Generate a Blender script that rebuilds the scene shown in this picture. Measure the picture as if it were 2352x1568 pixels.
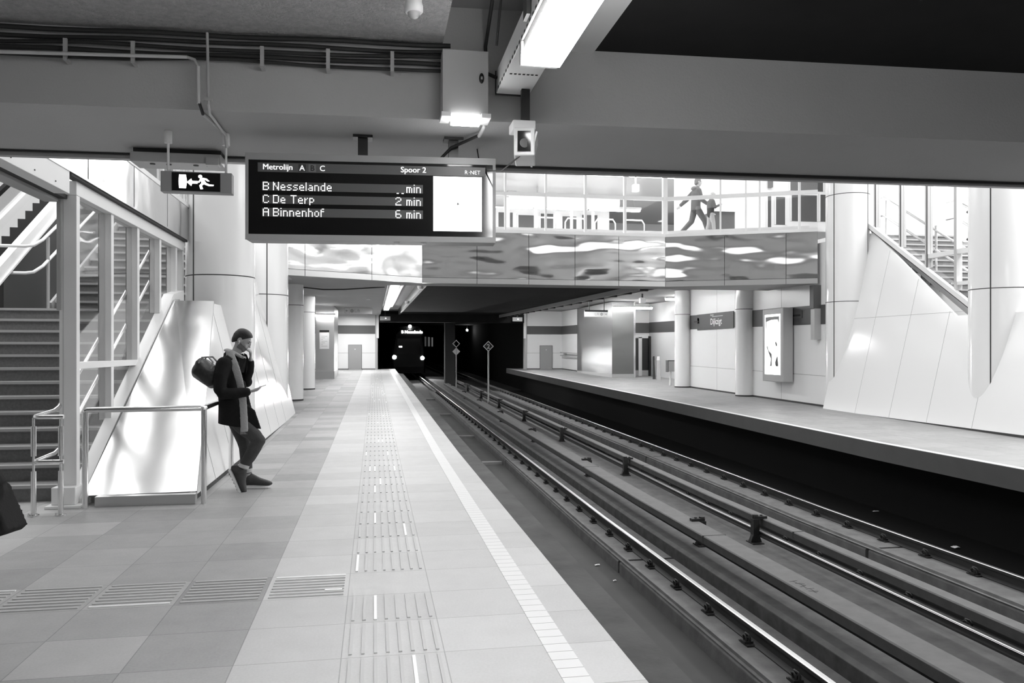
import bpy, math, random
from mathutils import Vector, Matrix
random.seed(7)
SC = bpy.context.scene
for o in list(bpy.data.objects):
    bpy.data.objects.remove(o)
COL = SC.collection

# ------------------------------------------------------------------ camera
FPX, CXP, HYP, EYE = 1800.0, 1176.0, 804.0, 1.55
TH = math.atan(316 / FPX); SN, CS = math.sin(TH), math.cos(TH)
cd = bpy.data.cameras.new('camera'); cam = bpy.data.objects.new('camera', cd); COL.objects.link(cam)
cam.location = (0, 0, EYE); cam.rotation_euler = (math.pi / 2, 0, -TH)
cd.sensor_width = 36; cd.lens = 36 * FPX / 2352; cd.shift_y = 20 / 2352
cd.clip_start = 0.05; cd.clip_end = 400
SC.camera = cam
# ------------------------------------------------------------------ view, world
SC.view_settings.view_transform = 'Standard'
SC.view_settings.look = 'None'
SC.view_settings.exposure = 0.5
SC.view_settings.gamma = 1.0
SC.view_settings.use_curve_mapping = False
SC.cycles.use_denoising = True
SC.cycles.max_bounces = 8; SC.cycles.diffuse_bounces = 4; SC.cycles.glossy_bounces = 4
SC.cycles.transparent_max_bounces = 16
SC.cycles.sample_clamp_indirect = 6
W = bpy.data.worlds.new('world'); SC.world = W; W.use_nodes = True
W.node_tree.nodes['Background'].inputs[0].default_value = (1, 1, 1, 1)
W.node_tree.nodes['Background'].inputs[1].default_value = 0.012
# ------------------------------------------------------------------ large area lights: the hall's ceiling lighting, plus added fills without fittings
def area(name, loc, sx, sy, power, rot=(0, 0, 0), spread=math.pi):
    l = bpy.data.lights.new(name, 'AREA'); l.shape = 'RECTANGLE'; l.size = sx; l.size_y = sy; l.energy = power; l.spread = spread
    o = bpy.data.objects.new(name, l); COL.objects.link(o); o.location = loc; o.rotation_euler = rot
    return o
area('hall_ceiling_light', (5.0, 12.8, 7.7), 13.0, 9.0, 420)
area('hall_side_light_left', (-4.6, 13.0, 7.4), 3.0, 10.0, 400)
area('hall_side_light_right', (14.2, 12.5, 7.4), 3.0, 11.0, 900)
area('right_platform_light', (9.6, 2.0, 3.5), 0.3, 14.0, 260)
area('bridge_fill', (6.5, 21.3, 8.2), 16.0, 1.0, 420)  # added fill with no fitting, brightens the booth wall behind the bridge
area('far_left_fill', (-1.4, 29.0, 3.44), 1.0, 8.0, 80)  # added fill, unseen source, lifts the far left platform walls
area('far_left_end_fill', (-1.2, 44.8, 3.6), 1.4, 4.0, 210)  # added fill, unseen source, brightens the far left end wall
area('mezzanine_light', (5.0, 28.0, 8.3), 18.0, 9.0, 1300)

# ------------------------------------------------------------------ helpers
def GR(y):
    """the station climbs gently beyond the near part"""
    return 0.0105 * max(0.0, y - 12.0)
def ray(px, py):
    u = (px - CXP) / FPX; v = (HYP - py) / FPX
    return (SN + u * CS, CS - u * SN, v)
def at(px, py, Y=None, X=None, Z=None):
    r = ray(px, py)
    t = Y / r[1] if Y is not None else (X / r[0] if X is not None else (Z - EYE) / r[2])
    return Vector((r[0] * t, r[1] * t, EYE + r[2] * t))

class MB:
    def __init__(s): s.v = []; s.f = []; s.m = []; s.s = []; s.cur = 0
    def add(s, vs, fs, smooth=False):
        b = len(s.v); s.v += [tuple(p) for p in vs]
        for f in fs:
            s.f.append([i + b for i in f]); s.m.append(s.cur); s.s.append(smooth)
        return s
    def mat(s, i): s.cur = i; return s
    def box(s, x0, x1, y0, y1, z0, z1):
        v = [(x0, y0, z0), (x1, y0, z0), (x1, y1, z0), (x0, y1, z0), (x0, y0, z1), (x1, y0, z1), (x1, y1, z1), (x0, y1, z1)]
        return s.add(v, [(0, 3, 2, 1), (4, 5, 6, 7), (0, 1, 5, 4), (1, 2, 6, 5), (2, 3, 7, 6), (3, 0, 4, 7)])
    def obox(s, c, size, M=None):
        M = M or Matrix.Identity(3); c = Vector(c); h = Vector(size) / 2
        v = []
        for z in (-1, 1):
            for x, y in ((-1, -1), (1, -1), (1, 1), (-1, 1)):
                v.append(c + M @ Vector((x * h.x, y * h.y, z * h.z)))
        return s.add(v, [(0, 3, 2, 1), (4, 5, 6, 7), (0, 1, 5, 4), (1, 2, 6, 5), (2, 3, 7, 6), (3, 0, 4, 7)])
    def bar(s, p0, p1, w, h, up=(0, 0, 1)):
        p0, p1 = Vector(p0), Vector(p1); d = (p1 - p0); L = d.length; d.normalize()
        up = Vector(up); sx = d.cross(up)
        if sx.length < 1e-4: sx = d.cross(Vector((0, 1, 0)))
        sx.normalize(); uz = sx.cross(d).normalized()
        M = Matrix((sx, d, uz)).transposed()
        return s.obox((p0 + p1) / 2, (w, L, h), M)
    def tube(s, pts, r, n=10, cap=True, smooth=True, flat=None, side=None):
        """r: number or list; flat: second radius (number/list) along `side`"""
        P = [Vector(p) for p in pts]; k = len(P)
        R = r if isinstance(r, (list, tuple)) else [r] * k
        F = R if flat is None else (flat if isinstance(flat, (list, tuple)) else [flat] * k)
        vs = []; prev = None
        for i in range(k):
            t = (P[min(i + 1, k - 1)] - P[max(i - 1, 0)]).normalized()
            if side is not None:
                a = Vector(side) - t * t.dot(Vector(side))
                if a.length < 1e-5: a = prev
                a.normalize()
            elif prev is None:
                a = t.cross(Vector((0, 0, 1)))
                if a.length < 1e-3: a = t.cross(Vector((0, 1, 0)))
                a.normalize()
            else:
                a = (prev - t * t.dot(prev)).normalized()
            prev = a; b = t.cross(a)
            for j in range(n):
                an = 2 * math.pi * j / n
                vs.append(P[i] + a * (F[i] * math.cos(an)) + b * (R[i] * math.sin(an)))
        fs = []
        for i in range(k - 1):
            for j in range(n):
                fs.append((i * n + j, i * n + (j + 1) % n, (i + 1) * n + (j + 1) % n, (i + 1) * n + j))
        s.add(vs, fs, smooth)
        if cap:
            s.add(vs[:n], [tuple(range(n - 1, -1, -1))]); s.add(vs[-n:], [tuple(range(n))])
        return s
    def cyl(s, p0, p1, r, n=20, smooth=True): return s.tube([p0, p1], r, n, True, smooth)
    def lathe(s, c, prof, n=40, smooth=True, cap=True):
        c = Vector(c); vs = []; k = len(prof)
        for r, z in prof:
            for j in range(n):
                a = 2 * math.pi * j / n
                vs.append(c + Vector((r * math.cos(a), r * math.sin(a), z)))
        fs = [(i * n + j, i * n + (j + 1) % n, (i + 1) * n + (j + 1) % n, (i + 1) * n + j) for i in range(k - 1) for j in range(n)]
        s.add(vs, fs, smooth)
        if cap:
            s.add(vs[:n], [tuple(range(n - 1, -1, -1))]); s.add(vs[-n:], [tuple(range(n))])
        return s
    def ell(s, c, r, M=None, n=20, m=12):
        c = Vector(c); M = M or Matrix.Identity(3); vs = []
        for i in range(m + 1):
            t = math.pi * i / m
            for j in range(n):
                a = 2 * math.pi * j / n
                vs.append(c + M @ Vector((r[0] * math.sin(t) * math.cos(a), r[1] * math.sin(t) * math.sin(a), r[2] * math.cos(t))))
        fs = [(i * n + j, (i + 1) * n + j, (i + 1) * n + (j + 1) % n, i * n + (j + 1) % n) for i in range(m) for j in range(n)]
        return s.add(vs, fs, True)
    def prism(s, poly, o, ex, ey, ez, d):
        """2D polygon in frame (o,ex,ey), extruded by d along ez"""
        o, ex, ey, ez = Vector(o), Vector(ex), Vector(ey), Vector(ez); n = len(poly)
        a = [o + ex * x + ey * y for x, y in poly]; b = [p + ez * d for p in a]
        s.add(a + b, [tuple(range(n - 1, -1, -1)), tuple(range(n, 2 * n))] + [(i, (i + 1) % n, n + (i + 1) % n, n + i) for i in range(n)])
        return s
    def poly(s, pts): return s.add(pts, [tuple(range(len(pts)))])
    def slab(s, pts, d):
        """polygon given in 3D, thickened by vector d"""
        n = len(pts); a = [Vector(p) for p in pts]; b = [p + Vector(d) for p in a]
        return s.add(a + b, [tuple(range(n - 1, -1, -1)), tuple(range(n, 2 * n))] + [(i, (i + 1) % n, n + (i + 1) % n, n + i) for i in range(n)])
    def sweep(s, prof, ys, smooth=False):
        """closed x,z profile (counter-clockwise seen from -y) swept along the track direction, following the grade"""
        n = len(prof); vs = []
        for y in ys:
            for x, z in prof: vs.append((x, y, z + GR(y)))
        fs = [(i * n + j, i * n + (j + 1) % n, (i + 1) * n + (j + 1) % n, (i + 1) * n + j) for i in range(len(ys) - 1) for j in range(n)]
        s.add(vs, fs, smooth)
        s.add(vs[:n], [tuple(range(n - 1, -1, -1))]); s.add(vs[-n:], [tuple(range(n))])
        return s
    def text(s, string, o, ex, ey, size, depth=0.002, align='LEFT', bold=0.0):
        cu = bpy.data.curves.new('t', 'FONT'); cu.body = string; cu.size = size; cu.align_x = align; cu.offset = bold
        cu.resolution_u = 3
        ob = bpy.data.objects.new('t', cu); COL.objects.link(ob)
        me = bpy.data.meshes.new_from_object(ob.evaluated_get(bpy.context.evaluated_depsgraph_get()))
        o, ex, ey = Vector(o), Vector(ex), Vector(ey); ez = ex.cross(ey)
        s.add([o + ex * v.co.x + ey * v.co.y + ez * depth for v in me.vertices], [tuple(p.vertices) for p in me.polygons])
        bpy.data.objects.remove(ob); bpy.data.curves.remove(cu); bpy.data.meshes.remove(me)
        return s
    def mesh(s, name, off=(0, 0, 0)):
        me = bpy.data.meshes.new(name); ox, oy, oz = off
        me.from_pydata([(x - ox, y - oy, z - oz) for x, y, z in s.v], [], s.f)
        me.polygons.foreach_set('material_index', s.m); me.polygons.foreach_set('use_smooth', s.s); me.update()
        return me

def origin(o):
    v = Vector((0, 0, 0))
    while o is not None: v += o.location; o = o.parent
    return v
def obj(name, mb, mat, parent=None, local=False, bevel=0.0, seg=2):
    off = (0, 0, 0) if (local or parent is None) else origin(parent)
    me = mb.mesh(name, off) if isinstance(mb, MB) else mb
    o = bpy.data.objects.new(name, me); COL.objects.link(o)
    for m in (mat if isinstance(mat, (list, tuple)) else [mat]): me.materials.append(m)
    if parent is not None: o.parent = parent
    if bevel:
        b = o.modifiers.new('bevel', 'BEVEL'); b.width = bevel; b.segments = seg; b.limit_method = 'ANGLE'; b.angle_limit = math.radians(40)
    return o
def tag(o, label, cat, group=None, kind=None):
    o['label'] = label; o['category'] = cat
    if group: o['group'] = group
    if kind: o['kind'] = kind
    return o
def thing(name, label, cat, loc=(0, 0, 0), group=None, rotz=0.0):
    o = bpy.data.objects.new(name, None); COL.objects.link(o); o.location = loc; o.rotation_euler = (0, 0, rotz)
    o.empty_display_size = 0.1
    return tag(o, label, cat, group)
def struct(name, mb, mat, **k):
    o = obj(name, mb, mat, **k); o['kind'] = 'structure'; return o
def dup(src, loc, label, rotz=None, name=None):
    r = src.copy(); COL.objects.link(r); r.location = loc
    if rotz is not None: r.rotation_euler = (0, 0, rotz)
    r['label'] = label
    for ch in list(src.children):
        c = ch.copy(); COL.objects.link(c); c.parent = r
        for g in list(ch.children):
            d = g.copy(); COL.objects.link(d); d.parent = c
    return r
def remesh(mb, voxel, smooth=4):
    me = mb.mesh('tmp'); ob = bpy.data.objects.new('tmp', me); COL.objects.link(ob)
    m = ob.modifiers.new('r', 'REMESH'); m.mode = 'VOXEL'; m.voxel_size = voxel; m.use_smooth_shade = True
    if smooth:
        k = ob.modifiers.new('s', 'SMOOTH'); k.factor = 0.5; k.iterations = smooth
    out = bpy.data.meshes.new_from_object(ob.evaluated_get(bpy.context.evaluated_depsgraph_get()))
    bpy.data.objects.remove(ob); bpy.data.meshes.remove(me)
    out.materials.clear()
    for p in out.polygons: p.use_smooth = True
    return out

# ------------------------------------------------------------------ materials
def nodes(name):
    m = bpy.data.materials.new(name); m.use_nodes = True
    nt = m.node_tree; b = nt.nodes['Principled BSDF']
    return m, nt, b
def mth(nt, op, a, b=None, c=None):
    n = nt.nodes.new('ShaderNodeMath'); n.operation = op
    for i, x in enumerate((a, b, c)):
        if x is None: continue
        if isinstance(x, (int, float)): n.inputs[i].default_value = x
        else: nt.links.new(x, n.inputs[i])
    return n.outputs[0]
def noise(nt, scale, detail=4, vec=None, rough=0.55):
    n = nt.nodes.new('ShaderNodeTexNoise'); n.inputs['Scale'].default_value = scale; n.inputs['Detail'].default_value = detail
    n.inputs['Roughness'].default_value = rough
    if vec is None:
        t = nt.nodes.new('ShaderNodeTexCoord'); vec = t.outputs['Object']
    nt.links.new(vec, n.inputs['Vector'])
    return n.outputs['Fac']
def to_rgb(nt, val):
    c = nt.nodes.new('ShaderNodeCombineColor')
    for i in range(3): nt.links.new(val, c.inputs[i])
    return c.outputs[0]
def bump(nt, b, h, strength, dist=0.01):
    n = nt.nodes.new('ShaderNodeBump'); n.inputs['Strength'].default_value = strength; n.inputs['Distance'].default_value = dist
    nt.links.new(h, n.inputs['Height']); nt.links.new(n.outputs['Normal'], b.inputs['Normal'])
def gray(name, v, rough=0.6, metal=0.0, var=0.0, scale=3.0, bmp=0.0, bscale=40.0, spec=0.5, bdist=0.01):
    m, nt, b = nodes(name)
    b.inputs['Roughness'].default_value = rough; b.inputs['Metallic'].default_value = metal
    b.inputs['Specular IOR Level'].default_value = spec
    if var:
        f = noise(nt, scale, 6)
        val = mth(nt, 'MULTIPLY_ADD', mth(nt, 'SUBTRACT', f, 0.5), var * 2, v)
        nt.links.new(to_rgb(nt, mth(nt, 'MAXIMUM', val, 0.002)), b.inputs['Base Color'])
    else:
        b.inputs['Base Color'].default_value = (v, v, v, 1)
    if bmp: bump(nt, b, noise(nt, bscale, 4), bmp, bdist)
    return m
def emit(name, strength, v=1.0):
    m, nt, b = nodes(name)
    b.inputs['Base Color'].default_value = (v * .8, v * .8, v * .8, 1)
    b.inputs['Emission Color'].default_value = (v, v, v, 1); b.inputs['Emission Strength'].default_value = strength
    return m
def glass(name, tint=0.92, refl=0.10):
    m, nt, b = nodes(name); nt.nodes.remove(b)
    out = nt.nodes['Material Output']
    t = nt.nodes.new('ShaderNodeBsdfTransparent'); t.inputs[0].default_value = (tint, tint, tint, 1)
    g = nt.nodes.new('ShaderNodeBsdfGlossy'); g.inputs['Roughness'].default_value = 0.02
    f = nt.nodes.new('ShaderNodeFresnel'); f.inputs['IOR'].default_value = 1.35
    fac = mth(nt, 'MINIMUM', mth(nt, 'ADD', f.outputs[0], refl * 0.4), 0.16)
    mix = nt.nodes.new('ShaderNodeMixShader')
    nt.links.new(fac, mix.inputs[0]); nt.links.new(t.outputs[0], mix.inputs[1]); nt.links.new(g.outputs[0], mix.inputs[2])
    nt.links.new(mix.outputs[0], out.inputs['Surface'])
    return m
def wavy_steel(name, v, rough, amp, sx, sz, streak=0.0):
    """polished sheet that is not quite flat"""
    m, nt, b = nodes(name)
    b.inputs['Base Color'].default_value = (v, v, v, 1); b.inputs['Metallic'].default_value = 1.0; b.inputs['Roughness'].default_value = rough
    t = nt.nodes.new('ShaderNodeTexCoord'); mp = nt.nodes.new('ShaderNodeMapping'); mp.inputs['Scale'].default_value = (sx, sx, sz)
    nt.links.new(t.outputs['Object'], mp.inputs['Vector'])
    bump(nt, b, noise(nt, 1.0, 1.5, mp.outputs[0]), 1.0, amp)
    if streak:
        mp2 = nt.nodes.new('ShaderNodeMapping'); mp2.inputs['Scale'].default_value = (60, 60, 1.2)
        nt.links.new(t.outputs['Object'], mp2.inputs['Vector'])
        r = mth(nt, 'MULTIPLY_ADD', noise(nt, 1.0, 2, mp2.outputs[0]), streak, rough)
        nt.links.new(r, b.inputs['Roughness'])
    return m

M = {}
M['beam'] = gray('painted_concrete', .45, .75, var=.035, scale=.9, bmp=.25, bscale=60)
M['ceil'] = gray('smooth_ceiling', .34, .8, var=.03, scale=1.2)
M['rough_ceil'] = gray('sprayed_ceiling', .40, .95, var=.15, scale=26, bmp=.9, bscale=55, bdist=.02)
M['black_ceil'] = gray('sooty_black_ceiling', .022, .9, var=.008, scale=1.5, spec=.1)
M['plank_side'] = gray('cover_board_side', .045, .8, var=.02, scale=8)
M['slab_face'] = gray('mottled_slab_face', .06, .9, var=.05, scale=7)  # side face, mottled and darker than the slab top
M['lamp_cab'] = emit('lamp_cab', 18)
M['contact'] = gray('contact_rail_polished', .62, .45, 1.0)
M['alu_mid'] = gray('mid_painted_frame', .5, .4)
M['ridge'] = gray('pale_ridge', .22, .85, var=.05, scale=4)
M['void'] = gray('painted_shade_black', .012, .9, spec=.1)  # shade below the right platform put into the colour
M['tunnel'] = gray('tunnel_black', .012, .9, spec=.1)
M['enamel'] = gray('white_enamel', .86, .16, spec=.5)
M['enamel_soft'] = gray('white_panel', .82, .3, spec=.5)
M['joint'] = gray('dark_joint', .05, .8)
M['band'] = gray('grey_band', .085, .5)
M['alu'] = gray('light_painted_frame', .82, .35)
M['alu_gray'] = gray('grey_painted_metal', .42, .4)
M['dark_metal'] = gray('dark_metal', .03, .5)
M['black'] = gray('black_plastic', .008, .35)
M['black_gloss'] = gray('black_gloss', .004, .08)
M['tube'] = gray('stainless_tube', .78, .2, 1.0)
M['steel'] = wavy_steel('brushed_steel', .62, .25, .004, 1.2, 2.5, .12)
M['mirror_steel'] = wavy_steel('polished_bridge_steel', .66, .12, .15, .5, 1.3, .0)
M['fascia'] = wavy_steel('polished_band_steel', .85, .12, .03, 1.3, 1.0, .05)
M['spandrel'] = wavy_steel('dull_mirror_panel', .66, .2, .03, .8, .8)
M['shaft_steel'] = wavy_steel('lift_steel', .24, .30, .02, .3, 1.6)
M['step'] = gray('speckled_stone_step', .17, .6, var=.07, scale=35)
M['nosing'] = gray('worn_step_edge', .42, .4)
M['track_con'] = gray('grimy_concrete', .07, .85, var=.05, scale=2.5, bmp=.3, bscale=25)
M['track_con_light'] = gray('grey_track_concrete', .12, .85, var=.07, scale=5, bmp=.4, bscale=18)
M['track_floor'] = gray('dusty_track_floor', .062, .9, var=.02, scale=1.2)
M['plank'] = gray('third_rail_cover', .12, .7, var=.04, scale=6)
M['rail'] = gray('rail_dark', .018, .6)
M['rail_top'] = gray('rail_head_polished', .75, .28, 1.0)
M['clip'] = gray('rail_clip_iron', .012, .6)
M['white'] = gray('white_paint', .8, .4)
M['paper'] = gray('paper', .85, .7)
M['lamp'] = emit('lamp_diffuser', 25)
M['lamp_far_left'] = emit('lamp_far_left', 13)
M['lamp_far'] = emit('lamp_far', 42)
M['lamp_small'] = emit('lamp_small', 12)
M['screen'] = emit('screen_white', 3.0)
M['led'] = emit('led_dots', 1.6)
M['led_dim'] = gray('led_matrix_grey', .10, .5)
M['sign_white'] = emit('sign_lit', 2.2)
M['poster_lit'] = emit('poster_lit', 1.5)
M['headlight'] = emit('headlight', 60)
M['glass'] = glass('clear_glass')
M['glass_bridge'] = glass('bridge_glass', .97, .05)
M['skin'] = gray('skin', .38, .5)
M['hair'] = gray('dark_hair', .012, .5, bmp=.5, bscale=120)
M['coat'] = gray('black_wool', .011, .85, var=.003, scale=30, spec=.2, bmp=.3, bscale=90)
M['scarf'] = gray('grey_knit', .42, .95, var=.05, scale=60, bmp=.8, bscale=80)
M['jeans'] = gray('dark_jeans', .055, .9, var=.035, scale=9, bmp=.3, bscale=60)
M['leather'] = gray('dark_leather', .011, .55, bmp=.3, bscale=30)
M['sole'] = gray('white_sole', .75, .6)
M['shoe'] = gray('brown_shoe', .045, .55)
M['gray_cloth'] = gray('grey_cloth', .09, .9)
M['pale_cloth'] = gray('pale_cloth', .5, .9)
M['darkglass'] = gray('dark_window', .02, .08)
M['spark_white'] = gray('conduit_white', .55, .5)
M['cable'] = gray('black_cable', .02, .6)

def floor_tiles(name, x0, dx, y0, dy, left, right, xs, jit):
    m, nt, b = nodes(name)
    t = nt.nodes.new('ShaderNodeTexCoord'); sp = nt.nodes.new('ShaderNodeSeparateXYZ'); nt.links.new(t.outputs['Object'], sp.inputs[0])
    gx = mth(nt, 'DIVIDE', mth(nt, 'SUBTRACT', sp.outputs[0], x0), dx); gy = mth(nt, 'DIVIDE', mth(nt, 'SUBTRACT', sp.outputs[1], y0), dy)
    ix, iy = mth(nt, 'FLOOR', gx), mth(nt, 'FLOOR', gy)
    cb = nt.nodes.new('ShaderNodeCombineXYZ'); nt.links.new(ix, cb.inputs[0]); nt.links.new(iy, cb.inputs[1])
    wn = nt.nodes.new('ShaderNodeTexWhiteNoise'); wn.noise_dimensions = '2D'; nt.links.new(cb.outputs[0], wn.inputs['Vector'])
    fx, fy = mth(nt, 'FRACT', gx), mth(nt, 'FRACT', gy)
    ex = mth(nt, 'MULTIPLY', mth(nt, 'MINIMUM', fx, mth(nt, 'SUBTRACT', 1.0, fx)), dx)
    ey = mth(nt, 'MULTIPLY', mth(nt, 'MINIMUM', fy, mth(nt, 'SUBTRACT', 1.0, fy)), dy)
    jm = mth(nt, 'LESS_THAN', mth(nt, 'MINIMUM', ex, ey), 0.0028)
    side = mth(nt, 'GREATER_THAN', sp.outputs[0], xs)
    base = mth(nt, 'MULTIPLY_ADD', side, right - left, left)
    amp = mth(nt, 'MULTIPLY_ADD', side, jit * .45 - jit, jit)
    v = mth(nt, 'MULTIPLY_ADD', mth(nt, 'SUBTRACT', wn.outputs['Value'], .5), amp, base)
    v = mth(nt, 'MULTIPLY_ADD', mth(nt, 'SUBTRACT', noise(nt, 3.0, 5), .5), .10, v)
    v = mth(nt, 'MULTIPLY_ADD', mth(nt, 'SUBTRACT', noise(nt, 70.0, 2), .5), .10, v)
    v = mth(nt, 'MULTIPLY', v, mth(nt, 'MULTIPLY_ADD', jm, -.38, 1.0))
    nt.links.new(to_rgb(nt, v), b.inputs['Base Color'])
    nt.links.new(mth(nt, 'MULTIPLY_ADD', noise(nt, 9, 4), .25, .38), b.inputs['Roughness'])
    b.inputs['Specular IOR Level'].default_value = .4
    return m
M['tiles'] = floor_tiles('stone_paving', -.165, .52, 4.03, .508, .35, .52, -.685, .15)
M['tiles_right'] = floor_tiles('stone_paving_right', 8.3, .52, 0, .508, .26, .30, 8.3, .12)
def striped(name, v, dy, dark):
    m, nt, b = nodes(name)
    t = nt.nodes.new('ShaderNodeTexCoord'); sp = nt.nodes.new('ShaderNodeSeparateXYZ'); nt.links.new(t.outputs['Object'], sp.inputs[0])
    f = mth(nt, 'FRACT', mth(nt, 'DIVIDE', sp.outputs[1], dy))
    j = mth(nt, 'LESS_THAN', f, .05)
    val = mth(nt, 'MULTIPLY_ADD', j, dark - v, mth(nt, 'MULTIPLY_ADD', mth(nt, 'SUBTRACT', noise(nt, 4, 4), .5), .06, v))
    nt.links.new(to_rgb(nt, val), b.inputs['Base Color']); b.inputs['Roughness'].default_value = .45
    return m
M['white_blocks'] = striped('white_edge_blocks', .72, .106, .25)
# ================================================================== STRUCTURE
YS = [-9, 12, 49.3]
YT = [-9, 12, 49.3, 112]
# left platform
mb = MB().sweep([(-9, -.3), (1.02, -.3), (1.02, -.22), (1.26, -.22), (1.26, 0), (-9, 0)], YS)
struct('floor', mb, M['tiles'])
mb = MB().sweep([(1.75, -1.6), (1.75, -.3), (1.0, -.3), (1.0, -1.6)], YS)
struct('wall_under_left_platform', mb, M['track_con'])
mb = MB().sweep([(.872, -.01), (1.008, -.01), (1.008, .003), (.872, .003)], YS)
struct('trim_white_line', mb, M['white_blocks'])
# tactile paving strips (raised ribs)
mb = MB(); y = 4.03 - .508 * 3
row = 0
while y < 47:
    if not (5.0 < y < 5.1):
        for k in range(8):
            x = -.165 + .035 + k * .0635; z = GR(y + .25)
            mb.cur = 1 if random.random() < .06 else 0
            mb.box(x, x + .017, y + .035, y + .478, z - .02, z + .006)
    else:
        for c in range(8):
            x1 = -.165 - c * .52
            for k in range(8):
                mb.cur = 1 if (k in (0, 7) and random.random() < .35) else 0
                yy = y + .035 + k * .0615
                mb.box(x1 - .49, x1 - .03, yy, yy + .02, -.02, .006)
    y += .508
struct('trim_tactile_ribs', mb, [gray('rib_stone', .47, .45), gray('rib_worn', .85, .3)])
# right platform
mb = MB().sweep([(8.3, -.28), (8.7, -.28), (8.7, -.3), (17, -.3), (17, 0), (8.3, 0)], YS)
struct('floor_right', mb, M['tiles_right'])
struct('trim_right_edge', MB().sweep([(8.285, -.29), (8.3, -.29), (8.3, -.002), (8.285, -.002)], YS), gray('edge_grey', .075, .8, var=.01))
struct('trim_right_white_line', MB().sweep([(8.3, -.01), (8.42, -.01), (8.42, .003), (8.3, .003)], YS), M['white_blocks'])
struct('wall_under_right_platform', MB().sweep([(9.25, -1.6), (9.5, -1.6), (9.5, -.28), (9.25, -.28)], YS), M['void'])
struct('floor_shade_strip_right_edge', MB().sweep([(7.76, -1.43), (9.25, -1.43), (9.25, -1.415), (7.76, -1.415)], YS), M['void'])  # near-black strip over the bed, its shade painted in
# track bed floor
struct('floor_track_bed', MB().sweep([(1.0, -1.7), (9.5, -1.7), (9.5, -1.42), (1.0, -1.42)], YT), M['track_floor'])
# raised strip between the tracks
struct('floor_between_tracks', MB().sweep([(4.07, -1.42), (5.52, -1.42), (5.52, -1.16), (5.48, -1.14), (4.12, -1.14), (4.07, -1.17)], YT), M['track_con_light'])
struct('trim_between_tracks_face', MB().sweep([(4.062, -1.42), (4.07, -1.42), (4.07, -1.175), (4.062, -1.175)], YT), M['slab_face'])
# cross ridges on the bed of the near track
for k, yy in enumerate((19.6, 25.2, 33.0, 42.0)):
    b_ = MB().box(2.44, 3.19, yy, yy + .2, -1.44 + GR(yy), -1.36 + GR(yy))
    tag(obj('cross_ridge', b_, M['ridge']), ('nearest', 'second nearest', 'third nearest', 'farthest')[k] + ' low concrete ridge across the near track bed beside the platform', 'ridge', 'cross ridges in the near track bed')

# near ceiling, beam
def bf(x): return 5.29 - .04 * x      # front of the cross beam
def bk(x): return 6.52 - .035 * x     # back of the cross beam
XL, XR = -9.0, 17.0
mb = MB()
mb.add([(XL, bf(XL), 3.1), (XR, bf(XR), 3.1), (XR, bk(XR), 3.1), (XL, bk(XL), 3.1),
        (XL, bf(XL), 4.3), (XR, bf(XR), 4.3), (XR, bk(XR), 4.3), (XL, bk(XL), 4.3)],
       [(0, 3, 2, 1), (4, 5, 6, 7), (0, 1, 5, 4), (1, 2, 6, 5), (2, 3, 7, 6), (3, 0, 4, 7)])
struct('beam_cross', mb, M['beam'])
# dark lower lip with a light channel along the back edge of the beam
struct('trim_beam_lip', MB().add([(XL, bk(XL) - .005, 3.096), (XR, bk(XR) - .01, 3.096), (XR, bk(XR) + .03, 3.096), (XL, bk(XL) + .005, 3.096),
  (XL, bk(XL) - .005, 3.092), (XR, bk(XR) - .01, 3.06), (XR, bk(XR) + .03, 3.06), (XL, bk(XL) + .005, 3.092)], [(0, 1, 2, 3), (4, 7, 6, 5), (0, 4, 5, 1), (1, 5, 6, 2), (2, 6, 7, 3), (3, 7, 4, 0)]), M['dark_metal'])
struct('trim_beam_channel', MB().slab([(XL, bk(XL) + .03, 3.11), (XR, bk(XR) + .03, 3.11), (XR, bk(XR) + .1, 3.11), (XL, bk(XL) + .1, 3.11)], (0, 0, -.05)), M['alu_gray'])
struct('beam_hall_edge', MB().slab([(XL, bk(XL) + .1, 3.13), (XR, bk(XR) + .1, 3.13), (XR, bk(XR) + .1, 9.2), (XL, bk(XL) + .1, 9.2)], (0, -.1, 0)), M['ceil'])
struct('ceiling', MB().box(.45, 1.06, -9, 5.4, 3.86, 4.0), M['ceil'])
struct('ceiling_sprayed', MB().box(-9, .45, -9, 5.7, 3.6, 4.0), M['rough_ceil'])
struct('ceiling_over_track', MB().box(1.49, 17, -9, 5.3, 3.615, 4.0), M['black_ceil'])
struct('ceiling_downstand', MB().box(1.06, 1.488, -9, 5.3, 3.60, 4.0), gray('downstand_paint', .6, .7))
struct('wall_behind', MB().box(-9, 17, -9.3, -9, -1.6, 4.0), M['ceil'])
# hall enclosure
struct('ceiling_hall', MB().box(-9.6, 19, 6.4, 42, 8.6, 8.8), M['enamel_soft'])
struct('wall_left', MB().box(-9.6, -9.4, -9, 42, 0, 8.6), M['enamel_soft'])
struct('wall_right', MB().box(17.0, 17.2, -9, 42, 0, 8.6), M['enamel_soft'])
# far part under the bridge
def ycap(name, x0, x1, z0, z1, ya, yb, mat):
    mb = MB().sweep([(x0, z0), (x1, z0), (x1, z1), (x0, z1)], [ya, yb]); return struct(name, mb, mat)
ycap('ceiling_far_left', -7.4, .35, 3.3, 3.5, 21.2, 49.3, M['ceil'])
ycap('ceiling_far_left_recess', .35, 1.5, 3.62, 3.7, 21.2, 49.3, M['ceil'])
ycap('ceiling_far_downstand', 1.40, 1.5, 3.3, 3.64, 21.2, 47, M['band'])
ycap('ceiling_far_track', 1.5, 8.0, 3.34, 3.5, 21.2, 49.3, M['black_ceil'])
ycap('ceiling_far_right', 8.0, 17, 3.62, 3.8, 21.2, 49.3, M['ceil'])
ycap('beam_far_cross', .3, 9.0, 2.85, 3.34, 47.0, 47.8, M['black_ceil'])
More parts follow.
